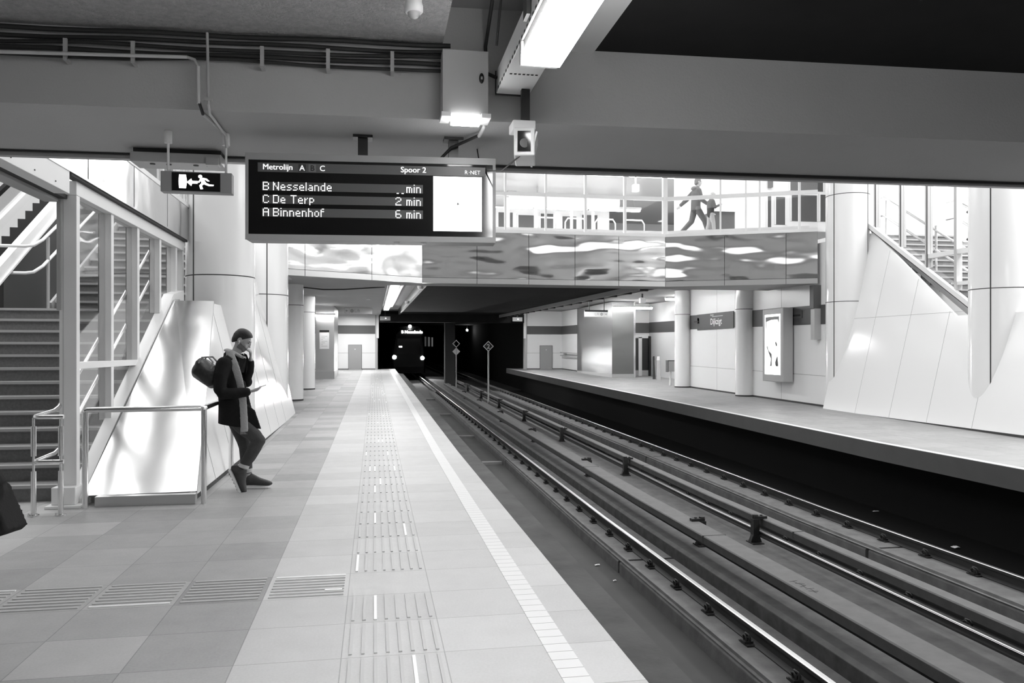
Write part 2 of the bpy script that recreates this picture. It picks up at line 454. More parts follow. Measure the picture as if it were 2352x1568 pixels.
# tunnel
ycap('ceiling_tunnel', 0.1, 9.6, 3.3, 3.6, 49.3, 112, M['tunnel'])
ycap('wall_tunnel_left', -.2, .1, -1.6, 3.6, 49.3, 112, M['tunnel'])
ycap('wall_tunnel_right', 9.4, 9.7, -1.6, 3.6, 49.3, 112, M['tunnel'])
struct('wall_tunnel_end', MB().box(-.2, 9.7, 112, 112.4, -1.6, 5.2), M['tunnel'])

# ---- the two far end walls, left and right
def endwall(name, x0, x1, y, z1):
    g = GR(y)
    struct(name, MB().box(x0, x1, y, y + .3, g - .01, g + z1), M['enamel_soft'])
    struct('trim_' + name.split('_', 1)[1] + '_band', MB().box(x0, x1, y - .015, y, g + 2.16, g + 2.67), M['band'])
    struct('baseboard_' + name.split('_', 1)[1], MB().box(x0, x1, y - .012, y, g, g + .05), M['joint'])
    struct('trim_' + name.split('_', 1)[1] + '_joint', MB().box(x0, x1, y - .006, y, g + .995, g + 1.015), M['alu_gray'])
endwall('wall_far_left', -7.4, .05, 48.4, 3.3)
endwall('wall_far_right', 9.25, 12.2, 47.6, 3.6)
struct('trim_far_left_post', MB().box(.05, .2, 48.2, 48.6, GR(48), GR(48) + 3.3), M['alu_gray'])
struct('trim_far_right_post', MB().box(9.1, 9.25, 47.4, 47.8, GR(48), GR(48) + 3.6), M['alu_gray'])
struct('trim_far_left_post_cover', MB().box(.12, .26, 48.1, 48.25, GR(48) + 1.9, GR(48) + 3.3), M['alu'])
struct('trim_far_right_post_cover', MB().box(9.04, 9.18, 47.3, 47.45, GR(48) + 1.9, GR(48) + 3.6), M['alu'])
# right long walls (x about 11.55): between the big column and the second small column, and farther on
def longwall(name, x, ya, yb, z1, joints, band=True):
    ys = [ya, yb]
    struct(name, MB().sweep([(x, -.02), (x + .25, -.02), (x + .25, z1), (x, z1)], ys), M['enamel_soft'])
    nm = name.split('_', 1)[1]
    if band: struct('trim_' + nm + '_band', MB().sweep([(x - .012, 2.16), (x, 2.16), (x, 2.67), (x - .012, 2.67)], ys), M['band'])
    struct('baseboard_' + nm, MB().sweep([(x - .01, 0), (x, 0), (x, .05), (x - .01, .05)], ys), M['joint'])
    struct('trim_' + nm + '_joint', MB().sweep([(x - .004, .80), (x, .80), (x, .815), (x - .004, .815)], ys), M['alu_gray'])
    mb = MB()
    for j in joints: mb.box(x - .003, x, j, j + .012, GR(j), GR(j) + z1)
    if joints: struct('trim_' + nm + '_seams', mb, M['alu_gray'])
longwall('wall_right_platform', 11.55, 18.2, 27.8, 4.3, [20.9, 25.2])
longwall('wall_right_platform_far', 11.5, 42.3, 47.6, 3.6, [])
# recess beyond the second small column
g = GR(33)
struct('wall_recess_side', MB().sweep([(13.6, -.02), (13.85, -.02), (13.85, 3.6), (13.6, 3.6)], [27.6, 38]), M['enamel_soft'])
struct('wall_recess_back', MB().box(12.3, 13.6, 37.6, 37.9, .24, 4.0), M['enamel_soft'])
struct('trim_recess_band', MB().box(12.3, 13.6, 37.58, 37.6, .25 + 2.16, .25 + 2.67), M['band'])
struct('trim_recess_side_band', MB().sweep([(13.585, 2.16), (13.6, 2.16), (13.6, 2.67), (13.585, 2.67)], [27.6, 37.58]), M['band'])
struct('wall_recess_return', MB().box(11.55, 13.85, 27.6, 27.8, .1, 4.0), M['enamel_soft'])

# ---- columns
def column(x, y, r, z1, label, seams, group, rings=(2.71, 5.42)):
    g = GR(y); t = thing('column', label, 'column', (x, y, g), group)
    obj('shaft', MB().lathe((x, y, g), [(r, 0), (r, z1)], 56), M['enamel'], t)
    mb = MB()
    for z in rings:
        if z < z1: mb.lathe((x, y, g), [(r - .01, z - .008), (r + .0015, z - .008), (r + .0015, z + .008), (r - .01, z + .008)], 56, cap=False)
    obj('joint_ring', mb, M['joint'], t)
    for a in seams:
        a = math.radians(a); c = Vector((x + r * math.cos(a), y + r * math.sin(a), 0)); d = Vector((math.cos(a), math.sin(a), 0))
        mb = MB().obox((c.x, c.y, g + z1 / 2), (.006, .022, z1), Matrix.Rotation(a, 3, 'Z'))
        obj('seam', mb, M['joint'], t)
    mb = MB().lathe((x, y, g), [(r + .002, 0), (r + .002, .045)], 56)
    obj('base_joint', mb, M['joint'], t)
    return t
GB = 'thick round white columns'
column(-2.45, 13.3, .53, 8.6, 'thick round white column right behind the man leaning on the rail', [-128], GB)
column(-2.45, 18.3, .53, 8.6, 'thick round white column on the left, second one, carrying the end of the bridge', [-75], GB)
column(11.95, 18.3, .53, 8.6, 'thick round white column at the right end of the steel bridge', [-160, -62], GB)
column(11.95, 13.3, .56, 8.6, 'thick round white column at the right edge of the photo', [-150], GB)
GS = 'slim round white columns under the bridge'
column(-2.3, 23.1, .3, 3.3, 'slim white column on the left platform, nearer of the two', [], GS)
column(-2.36, 28.4, .3, 3.3, 'slim white column on the left platform, farther of the two', [], GS)
column(11.42, 22.9, .29, 3.6, 'slim white column on the right platform beside the lit advertisement', [], GS)
column(11.32, 27.7, .29, 3.6, 'slim white column on the right platform left of the station name', [], GS)

# ---- battered white panel skirts beside the stairs
def skirt(name, sgn, xf, pts, seams, hj=None):
    """plane leaning away from the track; pts are (y, z); sgn +1 leans to +x"""
    f = lambda y, z: Vector((xf + sgn * .24 * z, y, z + .04))
    o = obj(name, MB().slab([f(y, z) for y, z in pts], (sgn * .05, 0, 0)), M['enamel'])
    for (ya, za), (yb, zb) in seams:
        a, b = f(ya, za), f(yb, zb)
        obj('panel_seam', MB().bar(a - Vector((sgn * .001, 0, 0)), b - Vector((sgn * .001, 0, 0)), .006, .004, up=(1, 0, .2)), M['alu_gray'], o)
    ya, yb = min(p[0] for p in pts), max(p[0] for p in pts)
    obj('base_gap', MB().box(xf + sgn * .02 - .02, xf + sgn * .02 + .02, ya, yb, 0, .05), M['joint'], o)
    return o
# left, along the foot of the stairs
o = skirt('wall_skirt', -1, -1.82, [(8.5, 0), (19.0, 0), (19.0, 4.45), (17.75, 4.45), (14.3, 2.22), (12.05, 2.2)], [((9.6, 0), (9.6, .68)), ((10.8, 0), (10.8, 1.4)), ((12.0, 0), (12.0, 2.15)), ((14.6, 0), (14.6, 2.3)), ((15.8, 0), (15.8, 3.1)), ((17.0, 0), (17.0, 3.9))])
tag(o, 'white leaning panel skirt below the left stairs behind the man', 'wall panel')
# right
o = skirt('wall_skirt', 1, 11.25, [(2.0, 0), (18.3, 0), (18.3, 4.45), (17.75, 4.45), (14.3, 2.22), (12.2, 2.22), (8.6, 0.1), (2.0, .1)],
          [((16.95, 0), (16.95, 3.9)), ((15.7, 0), (15.7, 3.1)), ((14.5, 0), (14.5, 2.32)), ((13.25, 0), (13.25, 2.2)), ((12.0, 0), (12.0, 2.0)), ((13.25, 2.3), (17.9, 2.3))])
tag(o, 'large white leaning panel skirt below the right stairs', 'wall panel')
# ================================================================== LEFT STAIRS
def flight(root, x0, x1, y0, z0, n, rise=.166, run=.305):
    for i in range(n):
        y = y0 + run * i; z = z0 + rise * (i + 1)
        mb = MB().box(x0, x1, y, y + run + .02, z - rise, z - .04)
        mb.box(x0, x1, y - .028, y + run + .01, z - .04, z)
        mb.mat(1).box(x0, x1, y - .031, y + .02, z - .03, z + .002).mat(0)
        obj('step', mb, [M['step'], M['nosing']], root)
st = thing('staircase', 'dark stone staircase with worn step edges going up at the left edge', 'staircase', (-4.6, 8.7, 0))
flight(st, -6.2, -3.02, 8.77, 0, 13)
obj('landing', MB().box(-8.5, -3.02, 12.5, 13.5, 1.9, 2.16), M['step'], st)
flight(st, -4.9, -3.02, 13.3, 2.158, 14)
# stringer along the glass side
STG = lambda y: .64 * (y - 8.62) + .12
mb = MB()
mb.slab([(-2.88, 8.45, .02), (-2.88, 8.75, .02), (-2.88, 12.25, STG(12.25) - .17), (-2.88, 12.72, STG(12.25) - .17), (-2.88, 12.72, STG(12.25) + .02), (-2.88, 12.1, STG(12.1) + .02), (-2.88, 8.45, STG(8.45) + .06)], (-.14, 0, 0))
obj('stringer', mb, M['alu'], st)
mb = MB().bar((-2.83, 8.55, .06), (-2.83, 12.1, STG(12.1) - .10), .08, .1)
obj('stringer_trim', mb, M['tube'], st)
# mirror-like end panel leaning back below the flight
o = obj('stair_end_panel', MB().slab([(-2.86, 8.43, .1), (-1.80, 8.5, .1), (-2.31, 12.03, 2.27), (-2.84, 12.03, 2.27)], (0, .03, -.02)), M['spandrel'])
tag(o, 'leaning polished metal panel under the left stair flight, behind the tube barrier', 'panel')
o = obj('plinth_strip', MB().box(-2.72, -1.78, 8.33, 8.43, 0, .10), M['steel'])
tag(o, 'low brushed steel plinth along the floor between the barrier posts', 'plinth')
# glass screen beside the stairs
gs = thing('glass_screen', 'white framed glass screen wall standing beside the left staircase', 'glass partition', (-2.95, 8.5, 0))
SX = -3.015
PY = [8.52, 9.62, 10.62, 11.66, 12.56, 12.98]
for i, y in enumerate(PY):
    z0 = max(.15, min(STG(y), STG(12.2))); w = .08 if i == 0 else .065
    mb = MB().box(SX - w, SX + w, y - .045, y + .045, z0, 3.1)
    if i == 0:
        mb.mat(1).box(-3.115, -3.075, y - .06, y + .03, 1.95, 3.06); mb.box(-3.062, -3.056, y - .049, y - .04, .2, 3.06); mb.mat(0)
    else:
        mb.mat(1).box(SX - w - .012, SX - w, y - .047, y + .02, z0, 3.1); mb.mat(0)
    obj('post', mb, [M['alu'], M['joint']] if i else [M['alu'], M['alu_gray']], gs, bevel=.004)
    if i < 5:
        y2 = PY[i + 1]
        a, b = y + .045, y2 - .045
        obj('pane', MB().slab([(SX, a, min(STG(a), 2.4)), (SX, b, min(STG(b), 2.4)), (SX, b, 3.1), (SX, a, 3.1)], (-.008, 0, 0)), M['glass'], gs)
        obj('upper_post', MB().box(-2.99, -2.91, y2 - .04, y2 + .04, 3.84, 6.6), M['alu'], gs)
        obj('upper_pane', MB().box(-2.955, -2.947, y + .04, y2 - .04, 3.84, 6.6), M['glass'], gs)
obj('head_rail', MB().box(-3.09, -2.93, 8.46, 12.98, 3.1, 3.24), M['alu'], gs, bevel=.004)
obj('transom', MB().box(-3.05, -2.945, 8.55, 10.7, 1.36, 1.43), M['alu'], gs, bevel=.004)
obj('shadow_gap', MB().box(-2.97, -2.885, 8.2, 12.98, 3.24, 3.265), M['joint'], gs)
fb = obj('steel_band', MB().box(-2.93, -2.87, 6.7, 12.98, 3.265, 3.78), M['fascia'], gs)
mb = MB()
for y in (8.6, 10.15, 11.7): mb.box(-2.869, -2.866, y, y + .012, 3.29, 3.78)
obj('band_joint', mb, M['alu_gray'], fb)
obj('band_cap', MB().box(-2.97, -2.86, 6.7, 12.98, 3.78, 3.84), M['alu'], gs)
mb = MB().box(-3.16, -2.84, 8.28, 8.62, 0, .03); mb.box(-3.12, -2.90, 8.34, 8.6, .03, .2)
obj('foot', mb, M['alu'], gs, bevel=.006)
# lintel box over the stair opening
li = thing('lintel', 'white sheet metal lintel box over the opening to the stairs, top left', 'lintel', (-3.0, 7.3, 3.0))
obj('casing', MB().box(-3.02, -2.88, 6.6, 8.14, 3.05, 3.27), M['white'], li, bevel=.004)
obj('track_profile', MB().box(-3.10, -3.02, 6.6, 8.5, 3.06, 3.1), M['joint'], li)
obj('inner_profile', MB().box(-3.24, -3.10, 6.6, 8.5, 3.03, 3.1), M['alu_gray'], li)
mb = MB()
for y in (6.9, 7.35, 7.8): mb.cyl((-2.879, y, 3.1), (-2.874, y, 3.1), .007, 8)
obj('screw', mb, M['dark_metal'], li)
# stair handrail of stainless tube, two rails
hr = thing('stair_handrail', 'stainless tube handrail with two rails starting at the foot of the left stairs', 'handrail', (-3.1, 7.98, 0))
for x in (-3.135, -2.90):
    mb = MB().cyl((x, 7.98, 0), (x, 7.98, .92), .011, 10)
    for a, b in ((.0, .42), (.56, .84)): mb.cyl((x, 7.98, a), (x, 7.98, b), .024, 14)
    mb.cyl((x, 7.98, 0), (x, 7.98, .012), .05, 18)
    for dx in (-.035, .035): mb.cyl((x + dx, 7.96, .012), (x + dx, 7.96, .03), .008, 8)
    obj('post', mb, M['tube'], hr)
for z in (.925, .505):
    y1 = 12.2; pts = [(-2.875, 7.98, z), (-3.08, 7.98, z), (-3.125, 7.99, z), (-3.135, 8.03, z + .005), (-3.10, 8.35, z + .03), (-3.09, 8.45, z + .06), (-3.09, y1, z + .06 + .61 * (y1 - 8.45))]
    obj('rail', MB().tube(pts, .021, 12), M['tube'], hr)
# tube barrier the man leans on
bar_ = thing('tube_barrier', 'stainless tube barrier in front of the polished stair panel', 'barrier', (-2.25, 8.3, 0))
for x in (-2.79, -1.70):
    obj('post', MB().cyl((x, 8.28 + (.07 if x > -2 else 0), 0), (x, 8.28 + (.07 if x > -2 else 0), .955), .028, 18), M['tube'], bar_)
obj('post', MB().cyl((-1.755, 10.2, 0), (-1.755, 10.2, .955), .028, 18), M['tube'], bar_)
obj('top_rail', MB().tube([(-2.79, 8.28, .955), (-2.77, 8.281, .965), (-1.73, 8.345, .965), (-1.70, 8.36, .965), (-1.702, 8.42, .965), (-1.755, 10.2, .965)], .028, 16), M['tube'], bar_)
# upper handrail at the landing
uh = thing('landing_handrail', 'white double handrail bent at the stair landing, top left', 'handrail', (-4.95, 13.2, 2.16))
obj('post', MB().cyl((-4.98, 13.2, 2.16), (-4.98, 13.2, 3.3), .025, 10), M['alu_gray'], uh)
for z in (3.10, 2.70):
    obj('rail', MB().tube([(-6.6, 12.75, z), (-5.12, 12.75, z), (-5.03, 12.8, z + .02), (-4.98, 13.0, z + .13), (-4.98, 17.4, z + .13 + .545 * 4.4)], .024, 10), M['white'], uh)
obj('skirting_edge', MB().bar((-4.95, 13.25, 2.2), (-4.95, 17.4, 4.5), .04, .2), M['alu_gray'], st)
# escalator
es = thing('escalator', 'escalator with black handrail and pale deck rising beyond the left stairs', 'escalator', (-6, 13, 2.16))
sl = .64
obj('side_panel', MB().slab([(-5.33, 12.55, 2.17), (-5.33, 18.5, 2.17), (-5.33, 18.5, 2.7 + sl * 5.9), (-5.33, 12.55, 2.68)], (-.03, 0, 0)), M['dark_metal'], es)
obj('deck', MB().bar((-5.36, 12.2, 2.52), (-5.36, 18.5, 2.52 + sl * 6.3), .12, .20), M['alu'], es)
obj('deck_edge', MB().bar((-5.29, 12.2, 2.42), (-5.29, 18.5, 2.42 + sl * 6.3), .03, .03), M['white'], es)
obj('deck', MB().bar((-6.6, 13.2, 2.45), (-6.6, 18.5, 2.45 + sl * 5.3), .12, .16), M['white'], es)
obj('handrail', MB().bar((-6.6, 13.2, 2.98), (-6.6, 18.5, 2.98 + sl * 5.3), .08, .08), M['black'], es)
for i in range(16): obj('escalator_step', MB().box(-6.5, -5.45, 13.3 + i * .32, 13.64 + i * .32, 2.17, 2.34 + i * .205), M['dark_metal'], es)
obj('glass_side', MB().slab([(-6.6, 13.2, 2.5), (-6.6, 18.5, 2.5 + sl * 5.3), (-6.6, 18.5, 2.96 + sl * 5.3), (-6.6, 13.2, 2.96)], (-.01, 0, 0)), M['glass'], es)

# ================================================================== RIGHT STAIR SCREEN (seen above the white skirt)
rs = thing('glass_screen', 'white framed glass screen above the slanting right stair edge', 'glass partition', (12.4, 16, 2.3))
STR = lambda y: 2.45 + .645 * (y - 14.5)
obj('stringer', MB().slab([(12.32, 13.6, STR(13.6) - .26), (12.32, 17.85, STR(17.85) - .12), (12.32, 17.95, STR(17.85) + .02), (12.32, 13.6, STR(13.6) - .02)], (.18, 0, 0)), M['tube'], rs)
obj('stringer_trim', MB().bar((12.28, 13.6, STR(13.6) + .06), (12.28, 18.0, STR(18.0) + .06), .10, .10), M['alu'], rs)
obj('shadow_gap', MB().bar((12.285, 13.6, STR(13.6) - .01), (12.285, 17.9, STR(17.9) - .01), .09, .03), M['joint'], rs)
RP = [17.7, 16.75, 15.85, 14.95]
for i, y in enumerate(RP):
    obj('post', MB().box(12.30, 12.44, y - .04, y + .04, STR(y) + .1, 7.4), M['alu_mid'], rs)
    if i < 3:
        a, b = RP[i + 1] + .04, y - .04
        obj('pane', MB().slab([(12.37, a, STR(a) + .1), (12.37, b, STR(b) + .1), (12.37, b, 7.4), (12.37, a, 7.4)], (.008, 0, 0)), M['glass'], rs)
        obj('post_edge', MB().box(12.292, 12.30, y - .045, y - .02, STR(y) + .1, 7.4), M['joint'], rs)
obj('transom', MB().box(12.31, 12.43, 14.0, 16.0, 3.62, 3.72), M['alu'], rs)
obj('lower_rail', MB().box(12.31, 12.43, 13.9, 15.0, 2.95, 3.02), M['alu'], rs)
obj('top_rail', MB().bar((12.36, 17.4, 6.1), (12.36, 14.5, 6.8), .06, .1), M['alu'], rs)
rr = thing('staircase', 'stair flight with tube handrails seen through the glass on the right', 'staircase', (13.6, 16, 2.2))
flight(rr, 12.55, 14.9, 14.2, 2.21, 14)
obj('landing', MB().box(12.3, 16.9, 12.2, 14.25, 1.95, 2.21), M['step'], rr)
for x in (12.75, 14.8):
    for dz in (.95, .5):
        obj('rail', MB().tube([(x, 13.9, 2.25 + dz), (x, 14.3, 2.3 + dz), (x, 18.0, 2.3 + dz + .59 * 3.7), (x, 18.3, 2.3 + dz + .59 * 3.7)], .03, 8), M['tube'], rr)
    for y in (14.3, 16.1, 17.9): obj('post', MB().cyl((x, y, 2.2 + .59 * (y - 14.2)), (x, y, 3.3 + .59 * (y - 14.2)), .03, 8), M['tube'], rr)
o = obj('guard_rail', MB().tube([(14.95, 13.0, 4.0), (15.0, 16, 4.2), (15.0, 17.8, 5.1)], .035, 8).tube([(14.95, 13.0, 3.3), (15.0, 16, 3.5), (15.0, 17.8, 4.4)], .035, 8), M['dark_metal'])
o['label'] = 'dark tube guard rail behind the right glass screen'; o['category'] = 'rail'
# ================================================================== NEAR OVERHEAD THINGS
# lamp row over the platform edge (one fixture in view)
def lamp_row(y0, y1, label):
    t = thing('ceiling_lamp', label, 'lamp', (.92, (y0 + y1) / 2, 3.1), 'tube lamps over the near platform edge')
    obj('diffuser', MB().box(.80, 1.02, y0 + .02, y1, 3.13, 3.185), M['lamp'], t)
    mb = MB().box(.815, 1.01, y0, y1 + .02, 3.185, 3.27)
    obj('housing', mb, M['white'], t, bevel=.006)
    obj('end_cap', MB().box(.80, 1.02, y1 + .001, y1 + .06, 3.14, 3.27), M['white'], t, bevel=.008)
    return t
lamp_row(.9, 4.27, 'bright tube lamp hanging under the cable trunking, top centre')
lamp_row(-3.2, .5, 'bright tube lamp over the platform edge, behind the camera')
lamp_row(-7.3, -3.6, 'bright tube lamp over the platform edge, farther behind the camera')
tr = thing('cable_trunking', 'white perforated cable trunking carrying the tube lamp, top centre', 'trunking', (.92, 2, 3.27))
obj('channel', MB().box(.805, 1.03, -8.8, 5.2, 3.272, 3.42), M['white'], tr, bevel=.004)
mb = MB()
for i in range(60): mb.box(.803, .806, .6 + i * .076, .6 + i * .076 + .03, 3.276, 3.292)
for i in range(7): mb.box(.83 + i * .027, .845 + i * .027, 4.80, 4.812, 3.268, 3.2725)
obj('perforation', mb, M['joint'], tr)
for y in (1.6, 4.0):
    obj('hanger', MB().box(.78, .80, y, y + .1, 3.3, 3.86), M['dark_metal'], tr)
obj('end_plate', MB().box(.80, 1.035, 5.2, 5.215, 3.265, 3.425), M['dark_metal'], tr)
# camera hanging below the trunking
cc = thing('surveillance_camera', 'white box surveillance camera hanging from a black post under the trunking', 'camera', (.97, 5.1, 2.75))
obj('mount_post', MB().box(.955, 1.01, 5.07, 5.11, 3.03, 3.27), M['black'], cc)
obj('bracket', MB().box(.885, 1.035, 5.0, 5.16, 2.985, 3.045), M['white'], cc, bevel=.006)
Rz = Matrix.Rotation(math.radians(-12), 3, 'Z')
obj('housing', MB().obox((.985, 5.12, 2.90), (.135, .30, .185), Rz), M['white'], cc, bevel=.008)
obj('window', MB().obox((.952, 4.967, 2.90), (.085, .006, .13), Rz), M['black_gloss'], cc)
obj('sunshield', MB().obox((1.06, 5.18, 2.90), (.012, .34, .16), Rz @ Matrix.Rotation(math.radians(14), 3, 'Y')), M['alu'], cc)
obj('lens', MB().cyl((.951, 4.963, 2.885), (.951, 4.96, 2.885), .03, 16), M['black'], cc)
obj('lead', MB().tube([(.93, 5.0, 2.81), (.86, 5.3, 2.78), (.80, 5.6, 2.84), (.78, 5.9, 3.0), (.78, 6.0, 3.1)], .005, 6), M['cable'], cc)
# cabinet on the beam face
cb = thing('junction_cabinet', 'pale steel cabinet with a dark lock fixed on the concrete beam', 'cabinet', (.58, 5.1, 3.05))
obj('body', MB().box(.435, .735, 5.08, 5.258, 3.085, 3.505), gray('cabinet_grey', .5, .5), cb, bevel=.004)
mb = MB().lathe((0, 0, 0), [(.0, 0), (.016, 0), (.016, .006), (0, .006)], 18)
mb.v = [(.69 + x * 1.0, 5.08 - z, 3.325 + y * 2.1) for x, y, z in mb.v]
lk = obj('lock', mb, M['black'], cb); obj('key_slot', MB().box(.684, .696, 5.068, 5.074, 3.318, 3.334), M['alu_gray'], lk)
wl = thing('wall_lamp', 'small lit lamp under the pale steel cabinet', 'lamp', (.58, 5.1, 3.0))
for xx in (.425, .685): obj('bracket', MB().box(xx, xx + .06, 5.03, 5.2, 3.055, 3.083), M['white'], wl)
obj('tube', MB().box(.49, .68, 5.06, 5.13, 3.02, 3.06), M['lamp_cab'], wl, bevel=.006)
pi = thing('conduit', 'thin conduit running from the pale cabinet down to the departure board', 'conduit', (.7, 5.4, 3.08))
obj('pipe', MB().tube([(.72, 5.235, 3.2), (.735, 5.235, 3.08), (.735, 5.27, 3.065), (.73, 5.5, 3.065)], .014, 8), M['spark_white'], pi)
obj('flexible_pipe', MB().tube([(.73, 5.5, 3.07), (.66, 5.62, 3.06), (.55, 5.68, 3.02), (.48, 5.72, 2.95)], .011, 8), M['cable'], pi)
# detector
dt = thing('motion_detector', 'white domed detector on the sprayed ceiling, top centre', 'detector', (.2, 4.35, 3.42))
c = at(950, 20, Z=3.5)
obj('base', MB().lathe((c.x, c.y, 3.485), [(.048, .115), (.048, .05), (.054, .03), (.054, .0), (.045, -.01)], 28), M['white'], dt)
obj('dome', MB().ell((c.x, c.y, 3.475), (.035, .035, .035), n=20, m=10), gray('dome_grey', .5, .25), dt)
cbz = thing('ceiling_cable', 'black cable from the white detector along the ceiling to the trunking', 'cable', (c.x, c.y, 3.59))
obj('lead', MB().tube([(c.x + .05, c.y, 3.59), (c.x + .15, c.y - .04, 3.58), (.44, c.y - .06, 3.59), (.46, c.y - .06, 3.7), (.62, c.y - .1, 3.84), (.72, c.y, 3.83), (.76, c.y + .2, 3.7), (.77, c.y + .45, 3.5)], .008, 7), M['cable'], cbz)
# cable bundle along beam/ceiling corner
for k, (z, dy, r, rag) in enumerate([(3.575, .05, .016, 0), (3.535, .035, .014, .3), (3.49, .045, .013, .5), (3.455, .03, .016, .2), (3.415, .04, .012, .8)]):
    pts = []
    for i in range(25):
        x = -5 + i * 5.5 / 24
        pts.append((x, bf(x) - dy - .012 * math.sin(i * 1.3 + k), z + rag * .014 * math.sin(i * .7 + k * 2) + .012 * x * .6))
    t = obj('cable', MB().tube(pts, r, 8), M['cable'])
    tag(t, ('topmost', 'second from top', 'middle', 'fourth from top', 'lowest')[k] + ' black cable of the bundle running along the top of the concrete beam', 'cable', 'cables along the concrete beam')
for k, px in enumerate((137, 297, 600, 753, 901)):
    X = -2.2 + k * .5; p = at(px, 90, Y=5.2); X = p.x
    t = obj('cable_clamp', MB().box(X - .012, X + .012, bf(X) - .085, bf(X) - .07, 3.38 + .01 * X, 3.51 + .01 * X).box(X - .012, X + .012, bf(X) - .08, bf(X), 3.375 + .01 * X, 3.39 + .01 * X), M['alu_gray'])
    tag(t, ('leftmost', 'second', 'third', 'fourth', 'rightmost')[k] + ' grey clamp from the left holding the cable bundle on the beam', 'clamp', 'clamps of the cable bundle')
# white conduit left
q = lambda px, py: at(px, py, Y=5.24)
cw = thing('wall_conduit', 'white conduit running along the beam and bending down toward the exit sign', 'conduit', (-1.2, 5.3, 3.3))
a, b, c_, d_ = q(-60, 117), q(430, 131), q(455, 152), q(456, 238)
obj('pipe', MB().tube([a, b], .011, 10), M['spark_white'], cw)
obj('elbow', MB().tube([b, q(447, 137), c_], .010, 8), M['alu_gray'], cw)
obj('pipe', MB().tube([c_, d_], .012, 10), M['spark_white'], cw)
e_ = at(466, 262, Z=3.085); f_ = at(518, 308, Z=3.085); f_.z = e_.z = 3.085
obj('elbow', MB().tube([d_, (d_.x + .005, d_.y, 3.12), e_], .010, 8), M['cable'], cw)
obj('pipe', MB().tube([e_, f_, at(521, 340, Y=f_.y + .02)], .012, 10), M['spark_white'], cw)
cw = thing('wall_conduit', 'second thinner pipe coming down the beam just right of the white conduit', 'conduit', (-1.1, 5.3, 3.3))
a, b = q(476, 75), q(479, 240); e_ = at(482, 262, Z=3.08); f_ = at(521, 314, Z=3.08)
obj('pipe', MB().tube([a, b], .009, 8), M['alu_gray'], cw)
obj('pipe', MB().tube([b, (b.x, b.y, 3.11), e_, f_], .009, 8), M['spark_white'], cw)
obj('saddle', MB().obox(q(478, 228), (.05, .02, .02)), M['alu_gray'], cw)
obj('junction', MB().obox(at(520, 322, Z=3.06), (.05, .05, .06)), M['alu_gray'], cw)
# recess conduits near lamp
o = obj('ceiling_conduit', MB().tube([(.74, 4.9, 3.8), (.74, 5.25, 3.6), (.745, 5.24, 3.35)], .012, 8).tube([(.60, 5.24, 3.45), (.70, 5.2, 3.42), (.80, 5.15, 3.36)], .012, 8), M['cable'])
tag(o, 'dark flexible conduits between the pale cabinet and the trunking', 'conduit')

# ---- exit sign
p0 = at(370, 393, Y=5.86); p1 = at(530, 396, Y=5.80)
x0, x1 = p0.x, p1.x; zt = p0.z; zb = at(370, 440, Y=5.86).z
es_ = thing('exit_sign', 'lit emergency exit sign with a running figure hanging on two rods', 'sign', ((x0 + x1) / 2, 5.86, zb))
obj('housing', MB().box(x0, x1, 5.84, 5.93, zb, zt), gray('sign_grey', .30, .5), es_, bevel=.004)
pl, pr = at(395, 400, Y=5.838).x, at(506, 400, Y=5.838).x; pz0, pz1 = zb + .008, zt - .008
obj('panel', MB().box(pl, pr, 5.834, 5.84, pz0, pz1), M['black_gloss'], es_)
Wp, Hp = pr - pl, pz1 - pz0
def pg(poly): return [(pl + x * Wp, 5.8325, pz0 + y * Hp) for x, y in poly]
mb = MB()
mb.poly(pg([(.15, .13), (.29, .13), (.31, .45), (.31, .55), (.29, .88), (.15, .88), (.14, .5)]))
mb.poly(pg([(.31, .47), (.40, .68), (.42, .55), (.53, .55), (.53, .40), (.42, .40), (.40, .26)]))
hd = [(.585 + .042 * math.cos(a * math.pi / 6), .80 + .10 * math.sin(a * math.pi / 6)) for a in range(12)]
mb.poly(pg(hd))
mb.poly(pg([(.585, .70), (.64, .74), (.72, .70), (.78, .56), (.74, .54), (.69, .62), (.67, .60), (.71, .46), (.78, .38), (.87, .37), (.86, .30), (.76, .29), (.66, .38), (.62, .30), (.645, .12), (.59, .10), (.565, .30), (.61, .45), (.60, .58), (.57, .47), (.525, .46), (.53, .53), (.56, .56)]))
obj('pictogram', mb, M['sign_white'], es_)
for px in (386, 519):
    xr = at(px, 393, Y=5.88).x
    obj('rod', MB().cyl((xr, 5.885, zt), (xr, 5.885, 3.1), .009, 10), M['white'], es_)
    obj('rod_cap', MB().cyl((xr, 5.885, 3.015), (xr, 5.885, 3.1), .027, 14), M['white'], es_)
# ---- flat lamp body behind the exit sign
p0, p1 = at(322, 352, Y=6.62), at(516, 352, Y=6.5)
gl = thing('lamp_body', 'grey unlit ceiling fitting behind the exit sign', 'lamp', ((p0.x + p1.x) / 2, 6.55, 2.9))
obj('body', MB().box(p0.x, p1.x, 6.35, 6.6, 2.985, 3.06), M['alu_gray'], gl, bevel=.006)
obj('base', MB().box(p0.x + .01, p1.x - .01, 6.4, 6.58, 3.06, 3.10), M['dark_metal'], gl)
obj('sensor', MB().obox((p1.x - .06, 6.36, 3.0), (.09, .09, .06)), M['alu_gray'], gl)
for f in (.22, .4, .7, .85): obj('socket', MB().cyl((p0.x + (p1.x - p0.x) * f, 6.42, 2.98), (p0.x + (p1.x - p0.x) * f, 6.42, 2.986), .02, 12), M['dark_metal'], gl)

